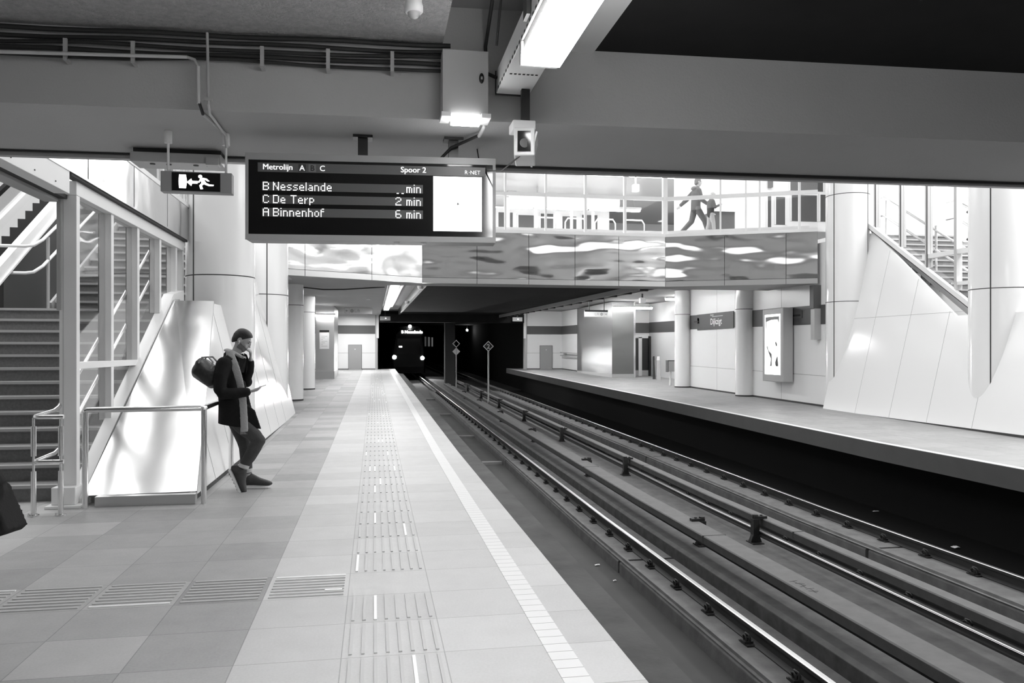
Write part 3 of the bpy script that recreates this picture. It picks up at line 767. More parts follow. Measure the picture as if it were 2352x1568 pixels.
# ================================================================== DEPARTURE BOARD
yb_ = 5.72
TL, TR, BL, BR = at(563, 347, Y=5.75), at(1143, 367, Y=5.62), at(566, 548, Y=5.75), at(1137, 559, Y=5.62)
ex = Vector((TR.x - TL.x, TR.y - TL.y, 0)); BW = (ex.length + (BR - BL).length) / 2; ex.normalize()
eyv = Vector((0, 0, 1)); ezv = ex.cross(eyv)
zt = (TL.z + TR.z) / 2; zb = (BL.z + BR.z) / 2; BH = zt - zb
bo = Vector((min(TL.x, BL.x), TL.y, zb))
db = thing('departure_board', 'hanging departure board listing three metro lines and their minutes', 'display', tuple(bo + ex * BW / 2))
def bp(u, v, d=0.0): return bo + ex * (u * BW) + eyv * ((1 - v) * BH) + ezv * d
def bbox_(mb, u0, u1, v0, v1, d0, d1):
    return mb.prism([(u0 * BW, (1 - v1) * BH), (u1 * BW, (1 - v1) * BH), (u1 * BW, (1 - v0) * BH), (u0 * BW, (1 - v0) * BH)], bo + ezv * d0, ex, eyv, ezv, d1 - d0)
obj('casing', bbox_(MB(), 0, 1, 0, 1, -.20, -.012), gray('board_grey', .34, .45), db, bevel=.008)
mb = MB(); bbox_(mb, 0, 1, 0, .078, -.012, 0); bbox_(mb, 0, 1, .935, 1, -.012, 0); bbox_(mb, 0, .012, .078, .935, -.012, -.002); bbox_(mb, .988, 1, .078, .935, -.012, -.002)
obj('bezel', mb, gray('bezel_grey', .36, .4), db)
obj('display_face', bbox_(MB(), .012, .988, .078, .935, -.012, -.008), M['black_gloss'], db)
obj('header_strip', bbox_(MB(), .048, .957, .108, .215, -.008, -.0065), gray('header_grey', .12, .4), db)
sq = MB(); bbox_(sq, .207, .236, .117, .205, -.0065, -.0055); obj('line_square', sq, M['joint'], db)
sq = MB(); bbox_(sq, .247, .276, .117, .205, -.0065, -.0055); obj('line_square', sq, gray('square_grey', .22, .5), db)
txw = emit('header_text', .55); ts = BH * .09
mb = MB()
for dx in (0, .0022): mb.text('Metrolijn', bp(.066, .187, -.006) + ex * dx, ex, eyv, ts * 1.03, .0005)
mb.text('A', bp(.2215, .192, -.0052), ex, eyv, ts, .0005, 'CENTER', .0006)
mb.text('C', bp(.301, .192, -.006), ex, eyv, ts, .0005, 'CENTER', .0005)
for dx in (0, .0022): mb.text('Spoor 2', bp(.612, .185, -.006) + ex * dx, ex, eyv, ts * 1.03, .0005)
mb.text('R', bp(.872, .192, -.006), ex, eyv, ts * .72, .0005); mb.text('\u00b7NET', bp(.889, .192, -.006), ex, eyv, ts * .72, .0005)
obj('header_text', mb, txw, db)
mb = MB(); mb.text('B', bp(.2615, .192, -.0052), ex, eyv, ts, .0005, 'CENTER', .0006); obj('line_letter', mb, M['black'], db)
# dot matrix
DOT = {'A': '01110 10001 10001 11111 10001 10001 10001', 'B': '11110 10001 10001 11110 10001 10001 11110', 'C': '01110 10001 10000 10000 10000 10001 01110',
 'D': '11110 10001 10001 10001 10001 10001 11110', 'N': '10001 11001 11001 10101 10011 10011 10001', 'T': '11111 00100 00100 00100 00100 00100 00100',
 'e': '0000 0000 0110 1001 1111 1000 0111', 's': '0000 0000 0111 1000 0110 0001 1110', 'l': '1 1 1 1 1 1 1', 'a': '0000 0000 0110 0001 0111 1001 0111',
 'n': '0000 0000 1110 1001 1001 1001 1001', 'd': '0001 0001 0111 1001 1001 1001 0111', 'r': '000 000 101 110 100 100 100', 'p': '0000 0000 1110 1001 1001 1110 1000 1000',
 'i': '1 0 1 1 1 1 1', 'h': '1000 1000 1110 1001 1001 1001 1001', 'o': '0000 0000 0110 1001 1001 1001 0110', 'f': '011 100 111 100 100 100 100',
 'm': '00000 00000 11110 10101 10101 10101 10101', '2': '01110 10001 00001 00110 01000 10000 11111', '6': '01110 10000 10000 11110 10001 10001 01110',
 ' ': '00 00 00 00 00 00 00', '_': '000 000 000 000 000 000 000 110', '|': '0 0 0 0 0 0 0'}
pit = BH * .0142
def dots(mb, string, u, v, align='L'):
    cols = []
    for ch in string:
        rows = DOT[ch].split(' '); w = len(rows[0])
        for cx_ in range(w): cols.append([r[cx_] for r in rows])
        cols.append(None)
    base = bp(u, v, -.0055)
    if align == 'R': base = base - ex * pit * len(cols)
    for i, c in enumerate(cols):
        if c is None: continue
        for j, b in enumerate(c):
            if b == '1':
                p = base + ex * (i * pit) - eyv * (j * pit); h = pit * .36
                mb.poly([p + ex * a * h + eyv * b_ * h for a, b_ in ((-1, -.7), (-.7, -1), (.7, -1), (1, -.7), (1, .7), (.7, 1), (-.7, 1), (-1, .7))])
rows = [(.335, .43, 'B|Nesselande', '__min'), (.485, .58, 'C|De Terp', '2 min'), (.635, .73, 'A|Binnenhof', '6 min')]
for v0, v1, a, b in rows:
    rp = obj('display_row', bbox_(MB(), .065, .703, v0 - .005, v1, -.008, -.0065), M['led_dim'], db)
    mb = MB(); dots(mb, a, .070, v0); dots(mb, b, .702, v0, 'R'); obj('row_text', mb, M['led'], rp)
scn = obj('screen', bbox_(MB(), .745, .943, .225, .868, -.008, -.005), M['screen'], db)
pts = []
c = bp(.845, .545, -.0045)
for k in range(8):
    r = BH * (.035 if k % 2 == 0 else .008); a = k * math.pi / 4
    pts.append(c + ex * r * math.cos(a) + eyv * r * math.sin(a))
obj('loading_star', MB().poly(pts), M['joint'], scn)
for px in (834, 1040):
    t = at(px, 322, Z=3.1); d = bo.y + (ex.y / ex.x) * (t.x - bo.x) + .10
    mb = MB().box(t.x - .035, t.x + .035, d - .03, d + .03, zt - .02, 3.1); mb.box(t.x - .07, t.x + .07, d - .06, d + .06, 3.08, 3.1)
    obj('hanger', mb, M['black'], db)
mb = MB()
for u in (.595, .705):
    p = bp(u, 1.0, -.06); mb.ell(p, (.022, .022, .016), n=14, m=8)
obj('underside_knob', mb, M['white'], db)
# ================================================================== TRACKS
def rail(x, label, clips_from, clip_side, near=-8.5):
    t = thing('rail', label, 'rail', (x, 0, -1.25), 'running rails')
    ys = [near, 12, 49.3, 110]; zf = -1.25
    prof = [(-.07, 0), (.07, 0), (.07, .012), (.012, .03), (.012, .105), (.036, .115), (.036, .146), (-.036, .146), (-.036, .115), (-.012, .105), (-.012, .03), (-.07, .012)]
    obj('rail_body', MB().sweep([(x + a, zf + b) for a, b in prof], ys), M['rail'], t)
    obj('rail_head', MB().sweep([(x + a, zf + b) for a, b in [(-.030, .1465), (.030, .1465), (.022, .152), (-.022, .152)]], ys), M['rail_top'], t)
    # spring clip with base plate, one mesh shared by all copies
    mb = MB()
    for s in ((1, -1) if clip_side == 0 else (clip_side,)):
        mb.box(s * .05 - .09, s * .05 + .09, -.09, .09, 0, .016); mb.box(s * .10 - .045, s * .10 + .045, -.045, .045, .016, .035)
        mb.tube([(s * .085, -.035, .02), (s * .09, -.045, .07), (s * .10, -.03, .095), (s * .11, 0, .10), (s * .10, .03, .095), (s * .085, .045, .07), (s * .075, .03, .03)], .011, 7)
        mb.tube([(s * .115, -.02, .03), (s * .12, -.035, .075), (s * .125, 0, .09), (s * .12, .035, .075), (s * .115, .02, .03)], .010, 7)
        mb.cyl((s * .10, 0, .016), (s * .10, 0, .065), .016, 8)
    me = None; y = clips_from; k = 0
    while y < 46 and k < 60:
        if me is None: o = obj('rail_clip', mb, M['clip'], t, local=True); me = o.data
        else:
            o = bpy.data.objects.new('rail_clip', me); COL.objects.link(o); o.parent = t
        o.location = (0, y, GR(y)); y += .888; k += 1
    return t
rail(2.10, 'running rail half hidden under the edge of the near platform', 3.4, 0)
rail(3.60, 'shiny running rail nearest the platform, in the open bed', 1.65, -1)
rail(5.96, 'running rail behind the middle cover boards', 3.4, -1)
rail(7.46, 'running rail nearest the far platform', 2.4, -1)
# concrete rail beams
def slabs(x0, x1, edge, names):
    cuts = [-8, .9, 10.02, 19.15, 28.3, 37.4, 46.5]
    for i in range(6):
        a, b = cuts[i] + .035, cuts[i + 1] - .035
        ys = [a] + ([12] if a < 12 < b else []) + [b]
        mb = MB().sweep([(x0, -1.43), (x1, -1.43), (x1, -1.255), (x1 - .02, -1.25), (x0 + .02, -1.25), (x0, -1.27)], ys)
        o = obj('rail_beam', mb, M['track_con_light'], bevel=.008)
        tag(o, names % ('first and nearest', 'second', 'third', 'fourth', 'fifth', 'sixth and farthest')[i], 'concrete beam', 'concrete beams under the rails')
slabs(1.78, 2.42, 0, '%s concrete beam under the rail at the near platform wall')
slabs(3.2, 3.97, 0, '%s concrete beam along the near open track, under the shiny rail')
slabs(5.62, 6.25, 0, '%s concrete beam behind the middle cover boards')
slabs(6.84, 7.75, 0, '%s concrete beam under the rail nearest the far platform')
ys = [-8, 12, 47]
o = obj('edge_angle', MB().sweep([(3.21, -1.248), (3.30, -1.248), (3.30, -1.235), (3.29, -1.21), (3.25, -1.205), (3.245, -1.235), (3.21, -1.235)], ys), M['track_con_light'])
tag(o, 'long cable duct lying on the edge of the near concrete rail beam', 'cable duct')
o = obj('edge_angle', MB().sweep([(6.85, -1.248), (6.95, -1.248), (6.95, -1.215), (6.90, -1.205), (6.885, -1.235), (6.84, -1.235)], ys), M['track_con_light'])
tag(o, 'long cable duct lying on the edge of the far concrete rail beam', 'cable duct')
# third rails with cover boards
def third(sgn, xp, xc, xb0, xb1, label):
    t = thing('third_rail', label, 'third rail', (xp, 0, -1.14), 'third rails between the tracks')
    ys = [-8, 12, 47]
    bd = .012
    obj('cover_board', MB().sweep([(xb0, -.90), (xb1, -.90), (xb1, -.81), (xb1 - bd, -.80), (xb0 + bd, -.80), (xb0, -.81)], ys), M['plank'], t)
    s0 = xb0 - .004 if sgn < 0 else xb0 - .004
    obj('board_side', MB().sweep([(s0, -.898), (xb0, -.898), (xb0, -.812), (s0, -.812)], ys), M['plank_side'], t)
    mb = MB()
    for y in (9.35, 15.1, 3.6): mb.box(xb0 - .006, xb1 + .003, y, y + .02, -.903 + GR(y), -.797 + GR(y))
    obj('board_joint', mb, M['dark_metal'], t)
    zc = -.955
    obj('conductor', MB().sweep([(xc + p, zc + q_) for p, q_ in [(-.035, -.09), (.035, -.09), (.035, -.07), (.012, -.06), (.012, -.025), (.032, -.02), (.032, -.006), (-.032, -.006), (-.032, -.02), (-.012, -.025), (-.012, -.06), (-.035, -.07)]], ys), M['rail'], t)
    obj('contact_face', MB().sweep([(xc - .036, zc - .012), (xc + .034, zc - .012), (xc + .034, zc), (xc - .018, zc)] if sgn > 0 else [(xc - .034, zc - .012), (xc + .034, zc - .012), (xc + .03, zc), (xc - .03, zc)], ys), M['contact'], t)
    for y in (-1.3, 4.45, 10.2, 15.95, 21.7, 27.4, 33.1, 38.8, 44.5):
        g = GR(y); mb = MB()
        mb.box(xp - .045, xp + .045, y - .05, y + .05, -1.13 + g, -.80 + g)
        mb.box(xp - .085, xp + .085, y - .11, y + .11, -1.145 + g, -1.125 + g)
        mb.slab([(xp - .085, y - .04, -1.125 + g), (xp - .045, y - .04, -1.125 + g), (xp - .045, y - .04, -1.02 + g)], (0, .08, 0))
        mb.slab([(xp + .085, y - .04, -1.125 + g), (xp + .045, y - .04, -1.125 + g), (xp + .045, y - .04, -1.02 + g)], (0, .08, 0))
        mb.bar((xp - sgn * .03, y, -.785 + g), (xp + sgn * .16, y, -.79 + g), .09, .05)
        mb.cyl((xp, y, -.80 + g), (xp, y, -.745 + g), .042, 10); mb.cyl((xp + sgn * .09, y, -.79 + g), (xp + sgn * .09, y, -.75 + g), .02, 8)
        obj('bracket', mb, M['clip'], t, bevel=.004)
    return t
third(-1, 4.45, 4.34, 4.10, 4.40, 'third rail with a broad dusty cover board on the side of the near track')
third(1, 5.24, 5.31, 5.335, 5.50, 'third rail with shiny contact edge and standing brackets, beside the far track')
# letters scratched on the near cover board are too worn to read: dark dabs only
mb = MB()
p = at(1800, 1335, Z=-.799)
for k, (dx, dy, a) in enumerate(((0, 0, .2), (.02, -.09, -.4), (.01, -.17, .5), (.03, -.26, .1), (.02, -.34, -.3))):
    mb.obox((4.20 + dx, p.y + dy, -.7985), (.09, .012, .001), Matrix.Rotation(a, 3, 'Z')); mb.obox((4.2 + dx, p.y + dy - .035, -.7985), (.012, .05, .001))
tag(obj('worn_marking', mb, M['black']), 'worn dark painted marking on the near cover board', 'marking')
# litter
for k, (px, py, z, w, l, lab) in enumerate(((2010, 1175, -1.415, .16, .05, 'flat pale scrap lying in the dark bed by the far rail'), (2195, 1257, -1.40, .10, .09, 'crumpled white scrap in the dark bed at the right'),
        (1372, 1298, -1.415, .07, .04, 'small white scrap on the bed left of the concrete beam gap'), (1340, 1337, -1.415, .08, .03, 'small pale scrap nearest the platform edge in the bed'), (1412, 1334, -1.415, .04, .03, 'tiny pale chip on the bed near the concrete beam'))):
    c = at(px, py, Z=z); mb = MB()
    vs = [(-w / 2, -l / 2, 0), (0, -l / 2, .012), (w / 2, -l / 3, .003), (w / 2, l / 2, .01), (0, l / 2, .018), (-w / 2, l / 2, .002)]
    vs = [(c.x + a, c.y + b, c.z + d) for a, b, d in vs]
    mb.slab(vs, (0, 0, .006))
    tag(obj('litter', mb, M['paper']), lab, 'litter', 'scraps in the track bed')
c = at(765, 1356, Z=0)
tag(obj('paper_scrap', MB().slab([(c.x - .055, c.y - .012, .007), (c.x + .055, c.y - .016, .007), (c.x + .058, c.y + .014, .007), (c.x - .05, c.y + .018, .007)], (0, 0, .002)), M['paper']), 'small white paper lying on the ribbed guide tiles', 'paper')
# diamond track signs
def diamond(mb, c, r, w, y):
    for k in range(4):
        a0, a1 = k * math.pi / 2, (k + 1) * math.pi / 2
        o1, o2 = (math.cos(a0), math.sin(a0)), (math.cos(a1), math.sin(a1)); q_ = (r - w) / r
        mb.slab([(c[0] + o1[0] * r, y, c[1] + o1[1] * r), (c[0] + o2[0] * r, y, c[1] + o2[1] * r), (c[0] + o2[0] * r * q_, y, c[1] + o2[1] * r * q_), (c[0] + o1[0] * r * q_, y, c[1] + o1[1] * r * q_)], (0, .02, 0))
y = 35.6; g = GR(y); x = 5.15
ds = thing('track_sign', 'diamond sign with the number 2 on a tall pole between the tracks', 'sign', (x, y, -1.14 + g))
obj('pole', MB().cyl((x, y + .03, -1.14 + g), (x, y + .03, 1.5), .04, 10), M['alu_gray'], ds)
mb = MB(); diamond(mb, (x, 1.73), .25, .05, y); obj('border', mb, M['white'], ds)
obj('plate', MB().slab([(x + .22, y + .015, 1.73), (x, y + .015, 1.95), (x - .22, y + .015, 1.73), (x, y + .015, 1.51)], (0, .012, 0)), M['black'], ds)
obj('number', MB().text('2', (x, y + .012, 1.625), (1, 0, 0), (0, 0, 1), .29, .004, 'CENTER', .006), M['white'], ds)
y = 48.0; g = GR(y); x = 4.95
ds = thing('track_sign', 'two small diamond signs above each other on a pole before the tunnel pillar', 'sign', (x, y, -1.14 + g))
obj('pole', MB().cyl((x, y + .03, -1.14 + g), (x, y + .03, 1.7), .035, 8), M['alu_gray'], ds)
mb = MB(); diamond(mb, (x, 1.95), .24, .06, y); obj('border', mb, M['white'], ds)
obj('plate', MB().slab([(x + .24, y, 1.47), (x, y, 1.71), (x - .24, y, 1.47), (x, y, 1.23)], (0, .02, 0)), M['white'], ds)
# pillar between the tracks at the tunnel mouth
tag(obj('tunnel_pillar', MB().box(4.48, 5.12, 50.4, 51.2, -1.5 + GR(50), 3.8), gray('pillar_dark', .05, .9)), 'dark concrete pillar between the tracks at the tunnel mouth', 'pillar')
# ================================================================== THE BRIDGE
def Zb(y): return 3.30
BP = [Vector((-2.0, 18.85, 0)), Vector((1.23, 20.5, 0)), Vector((7.88, 20.5, 0)), Vector((11.45, 18.85, 0))]
br = thing('footbridge', 'glazed bridge with polished steel side crossing above the tracks', 'bridge', (5, 20.5, 3.3))
def face(a, b, z0, z1, d0=0.0, d1=.08):
    """vertical plate from a to b, thickness behind"""
    n = Vector((-(b - a).y, (b - a).x, 0)).normalized()
    if n.y < 0: n = -n
    return [(a.x + n.x * d0, a.y + n.y * d0, z0), (b.x + n.x * d0, b.y + n.y * d0, z0), (b.x + n.x * d0, b.y + n.y * d0, z1), (a.x + n.x * d0, a.y + n.y * d0, z1)], n * (d1 - d0)
segs = [(BP[0], BP[1], [.12, .60]), (BP[1], BP[2], [.215, .425, .615, .80]), (BP[2], BP[3], [.40, .80])]
for a, b, cuts in segs:
    fr = [0] + cuts + [1]
    for i in range(len(fr) - 1):
        p, q2 = a.lerp(b, fr[i]), a.lerp(b, fr[i + 1]); d = (q2 - p).normalized() * .006
        pts, th = face(p + d, q2 - d, 3.45, 4.66, random.uniform(0, .004)); obj('side_panel', MB().slab(pts, th), M['mirror_steel'], br)
        pts, th = face(p + d, q2 - d, 3.30, 3.44); obj('lower_panel', MB().slab(pts, th), M['steel'], br)
    pts, th = face(a, b, 3.31, 4.64, .03, .2); obj('core', MB().slab(pts, th), M['joint'], br)
    pts, th = face(a, b, 4.66, 4.74, -.02, .12); obj('sill', MB().slab(pts, th), M['alu'], br)
    pts, th = face(a, b, 5.66, 5.76, 0, .08); obj('transom', MB().slab(pts, th), M['alu'], br)
    pts, th = face(a, b, 4.74, 5.66, .03, .045); obj('pane', MB().slab(pts, th), M['glass_bridge'], br)
    pts, th = face(a, b, 5.76, 7.6, .03, .045); obj('pane', MB().slab(pts, th), M['glass_bridge'], br)
    pts, th = face(a, b, 7.6, 7.8, 0, .1); obj('head', MB().slab(pts, th), M['alu'], br)
def xs_on(px, a, b):
    best = None
    for i in range(401):
        p = a.lerp(b, i / 400); zc = p.x * SN + p.y * CS; q_ = CXP + FPX * (p.x * CS - p.y * SN) / zc
        if best is None or abs(q_ - px) < best[0]: best = (abs(q_ - px), p)
    return best[1]
for px, w, sg in ((1161, .05, 1), (1254, .05, 1), (1345, .06, 1), (1436, .07, 1), (1529, .13, 1), (1655, .05, 2), (1713, .04, 2), (1745, .05, 2), (1836, .06, 2), (1000, .05, 1), (1080, .05, 1), (900, .05, 0), (760, .05, 0)):
    a, b, _ = segs[sg]; p = xs_on(px, a, b); d = (b - a).normalized() * (w / 2)
    pts, th = face(p - d, p + d, 4.74, 7.6, -.01, .09); obj('mullion', MB().slab(pts, th), M['alu'], br)
# floor of the bridge and of the hall behind
obj('deck', MB().slab([(-1.8, 19.15, 4.7), (1.2, 20.7, 4.7), (7.9, 20.7, 4.7), (11.35, 19.1, 4.7), (12.45, 19.1, 4.7), (12.45, 23.1, 4.7), (-1.8, 23.1, 4.7), (-1.8, 19.1, 4.7)], (0, 0, .15)), M['enamel_soft'], br)
obj('soffit', MB().slab([(-2.0, 18.95, 3.3), (1.2, 20.6, 3.3), (7.9, 20.6, 3.3), (11.4, 18.95, 3.3), (11.4, 21.4, 3.3), (-2.0, 21.4, 3.3)], (0, 0, .05)), M['ceil'], br)
# ---- the hall behind the bridge
struct('floor_mezzanine', MB().box(-9.4, 17, 24, 42, 4.3, 4.6), M['enamel_soft'])
struct('wall_mezzanine_back', MB().box(-9.4, 17, 41.6, 41.8, 4.6, 8.6), M['enamel_soft'])
struct('ceiling_mezzanine', MB().box(-9.4, 17, 21.5, 41.6, 8.56, 8.6), gray('mezz_ceiling', .33, .35))
struct('beam_mezzanine', MB().box(-9.4, 17, 23.2, 23.5, 8.1, 8.56), M['enamel_soft'])
GL = 'tube lamps on the hall ceiling behind the bridge glass'
k = 0
for y, z in ((27.5, 7.98), (35.0, 8.08)):
    for i in range(5):
        x0 = -1.0 + i * 2.55 + (0 if y < 30 else .6)
        t = thing('tube_lamp', ('nearer' if y < 30 else 'farther') + ' row of hall tube lamps, ' + ('leftmost', 'second from left', 'middle', 'fourth from left', 'rightmost')[i] + ' lamp', 'lamp', (x0 + 1.2, y, z), GL)
        obj('tube', MB().box(x0, x0 + 2.4, y - .10, y + .10, z - .08, z), M['lamp_small'], t, bevel=.02)
        obj('tray', MB().box(x0 - .03, x0 + 2.43, y - .16, y + .16, z, z + .10), M['white'], t)
        obj('suspension', MB().box(x0 + .3, x0 + .33, y - .01, y + .01, z + .1, 8.55).box(x0 + 2.1, x0 + 2.13, y - .01, y + .01, z + .1, 8.55), M['alu_gray'], t)
du = thing('air_duct', 'fat horizontal air duct behind the bridge glass', 'duct', (5, 33, 7.7))
obj('pipe', MB().cyl((1.5, 33, 8.0), (5.6, 33, 8.0), .33, 24), gray('duct_grey', .22, .4), du)
obj('collar', MB().cyl((5.6, 33, 8.0), (5.95, 33, 8.0), .36, 24), M['alu'], du)
obj('pipe', MB().cyl((5.95, 33, 7.97), (10.5, 33, 7.97), .30, 24), M['white'], du)
obj('pipe', MB().cyl((-3, 33, 8.0), (1.5, 33, 8.0), .36, 24), M['white'], du)
for x in (2.2, 4.4, 6.9): obj('hanger', MB().box(x - .03, x + .03, 32.98, 33.02, 8.2, 8.55), M['alu_gray'], du)
# hall furniture: white posts, gates, dark windows at the back
GP = 'white posts in the hall behind the bridge glass'
for i, (x, y, w, zt_) in enumerate(((3.35, 30.5, .10, 7.6), (5.15, 30.5, .10, 7.55), (2.0, 31, .05, 7.3), (6.4, 31, .05, 7.3), (7.9, 31, .05, 7.2), (8.8, 31, .05, 7.2))):
    t = obj('hall_post', MB().box(x - w, x + w, y - w, y + w, 4.6, zt_), M['white'])
    tag(t, ('thick white post under the left half of the air duct', 'thick white post under the right half of the air duct', 'slim white post left of the thick hall posts', 'slim white post right of the thick hall posts', 'slim white hall post left of the thick bridge mullion', 'slim white hall post nearest the thick bridge mullion')[i], 'post', GP)
GW = 'dark windows in the back of the hall'
wx = [1.6, 2.7, 3.9, 5.0, 6.1, 7.1, 8.1, 9.2, 10.2]
for i, x in enumerate(wx):
    w_ = .30 + .04 * (i % 3); z1 = 8.05 - .1 * (i % 2)
    t = thing('hall_window', 'dark pane in the hall back wall, number %s from the left' % ('one', 'two', 'three', 'four', 'five', 'six', 'seven', 'eight', 'nine')[i], 'window', (x, 36.5, 5.8), GW)
    obj('frame', MB().box(x - w_ - .06, x + w_ + .06, 36.5, 36.56, 6.5, z1 + .06), M['white'], t)
    obj('pane', MB().box(x - w_, x + w_, 36.48, 36.5, 7.3 - .12 * (i % 2), z1), M['band'], t)
    obj('lower_pane', MB().box(x - w_, x + w_, 36.48, 36.5, 6.7, 7.05), M['alu_gray'], t)
struct('wall_mezzanine_screen', MB().box(-2, 11.2, 36.56, 36.7, 4.6, 8.3), M['enamel_soft'])
GT = 'ticket gates in the hall'
for i in range(4):
    x = 6.3 + i * 1.15
    t = thing('ticket_gate', 'pale ticket gate in the hall, ' + ('leftmost', 'second from left', 'third from left', 'rightmost')[i] + ' of the row', 'gate', (x, 29, 4.6), GT)
    obj('cabinet', MB().box(x - .15, x + .15, 28.2, 29.8, 4.6, 5.75), M['white'], t, bevel=.03)
    obj('bar', MB().tube([(x - .4, 28.6, 5.75), (x - .4, 28.6, 6.35), (x - .3, 28.6, 6.5), (x + .3, 28.6, 6.5), (x + .4, 28.6, 6.35), (x + .4, 28.6, 5.75)], .03, 8), M['tube'], t)
sg = thing('hanging_speaker', 'white speaker box hanging from the hall ceiling behind the bridge', 'speaker', (7.1, 24.0, 6.7))
p = at(1460, 432, Y=23.0)
obj('rod', MB().cyl((p.x, 23.0, p.z + .1), (p.x, 23.0, 8.55), .03, 8), M['white'], sg)
obj('case', MB().obox((p.x, 23.0, p.z), (.19, .18, .22)), M['white'], sg, bevel=.02)
# kiosk at the right end of the hall
kz = thing('kiosk', 'white booth with dark windows at the right end of the bridge', 'booth', (12, 24, 4.6))
obj('wall', MB().box(9.6, 16.8, 24.0, 24.2, 4.6, 8.3), M['enamel_soft'], kz)
for px0, px1, py0, py1, nm in ((1818, 1876, 447, 509, 'window'), (1884, 1900, 447, 509, 'window'), (1782, 1803, 452, 516, 'door_pane'), (1763, 1771, 450, 522, 'door_pane'), (1815, 1890, 412, 440, 'upper_window')):
    a, b = at(px0, py0, Y=23.99), at(px1, py1, Y=23.99)
    o = obj(nm, MB().box(a.x, b.x, 23.985, 24.0, b.z, a.z), M['band'], kz)
    obj('frame', MB().box(a.x - .05, b.x + .05, 23.975, 23.985, a.z, a.z + .05).box(a.x - .05, a.x, 23.975, 23.985, b.z, a.z).box(b.x, b.x + .05, 23.975, 23.985, b.z, a.z), M['white'], o)
a = at(1770, 413, Y=23.9)
obj('wall_lamp', MB().box(a.x - .06, a.x + .06, 23.85, 23.98, a.z - .25, a.z + .2), M['band'], kz)
a = at(1653, 500, Y=22.6)
cab = thing('counter', 'grey low counter behind the child on the bridge', 'counter', (a.x, 22.6, 4.85))
obj('body', MB().box(a.x - .35, a.x + .35, 22.3, 22.9, 4.85, 5.75), M['band'], cab)
obj('top', MB().box(a.x - .40, a.x + .40, 22.25, 22.95, 5.75, 5.82), M['white'], cab)
struct('wall_bridge_right_end', MB().box(12.5, 16.9, 19.6, 19.8, 4.6, 8.3), M['enamel_soft'])
# ================================================================== FAR PLATFORM THINGS
def far_lamp(x, y0, y1, z, label, name='tube_lamp', n=1, w=.16):
    t = thing(name, label, 'lamp', (x, (y0 + y1) / 2, z + GR(y0)), 'tube lamps under the far ceilings')
    L = (y1 - y0) / n
    for i in range(n):
        a, b = y0 + i * L + .05, y0 + (i + 1) * L - .05
        obj('diffuser', MB().sweep([(x - w / 2, z), (x + w / 2, z), (x + w / 2, z + .05), (x - w / 2, z + .05)], [a, b]), M['lamp_far_left'] if x < 5 else M['lamp_far'], t)
    obj('housing', MB().sweep([(x - w / 2 - .02, z + .05), (x + w / 2 + .02, z + .05), (x + w / 2 + .02, z + .15), (x - w / 2 - .02, z + .15)], [y0, y1]), M['white'], t)
    return t
far_lamp(.62, 21.6, 31.0, 3.36, 'long bright lamp over the far left platform, behind the bridge', w=.24)
far_lamp(.62, 31.3, 42.5, 3.36, 'farther half of the long lamp over the far left platform', w=.24)
tag(obj('cable_tray', MB().sweep([(.42, 3.53), (.95, 3.53), (.95, 3.59), (.42, 3.59)], [21.5, 45]), M['alu_gray']), 'cable tray carrying the far left lamps', 'tray')
for i, (a, b) in enumerate(((22.8, 34.3), (36.2, 45.4))):
    far_lamp(8.25, a, b, 3.45, ('nearer', 'farther')[i] + ' line of tube lamps over the right platform edge', n=(7, 5)[i])
ct = thing('cable_ladder', 'dark ladder-like cable tray beside the right platform lamps', 'tray', (7.7, 34, 3.7))
obj('side', MB().sweep([(7.45, 3.16), (7.5, 3.16), (7.5, 3.32), (7.45, 3.32)], [21.5, 47]), M['alu_gray'], ct)
obj('side', MB().sweep([(7.93, 3.20), (7.98, 3.20), (7.98, 3.32), (7.93, 3.32)], [21.5, 47]), M['alu_gray'], ct)
for i in range(17):
    y = 22 + i * 1.5; obj('rung', MB().box(7.5, 7.93, y, y + .12, 3.18 + GR(y), 3.24 + GR(y)), M['dark_metal'], ct)
# end boxes of the lamp lines
for x, y, lab in ((.62, 46.5, 'small grey box sign at the far end of the left lamps'), (8.5, 46.5, 'small grey box sign at the far end of the right lamps')):
    t = thing('box_sign', lab, 'sign', (x, y, 2.9)); z = 3.05 + GR(y) - .12
    obj('case', MB().box(x - .3, x + .3, y, y + .1, z, z + .24), M['alu_gray'], t); obj('light', MB().box(x + .0, x + .06, y - .01, y, z + .1, z + .15), M['sign_white'], t)
    obj('bracket', MB().box(x - .03, x + .03, y + .03, y + .07, z + .24, 3.62 + GR(y)), M['dark_metal'], t)
# lamps inside the right recess and on the left lift
def clamp(x0, x1, y, z, lab):
    t = thing('wall_tube', lab, 'lamp', ((x0 + x1) / 2, y, z), 'tube lamps on the lift shafts')
    obj('tube', MB().box(x0, x1, y - .12, y, z, z + .08), M['lamp_far'], t, bevel=.02); obj('tray', MB().box(x0 - .03, x1 + .03, y - .14, y, z + .08, z + .14), M['white'], t)
clamp(-2.6, -1.75, 36.0, 3.05, 'tube lamp on top of the left lift shaft')
clamp(11.1, 13.0, 35.6, 3.5, 'tube lamp on top of the right lift shaft')
clamp(11.9, 13.4, 31.0, 3.62, 'tube lamp on the recess ceiling of the right platform')
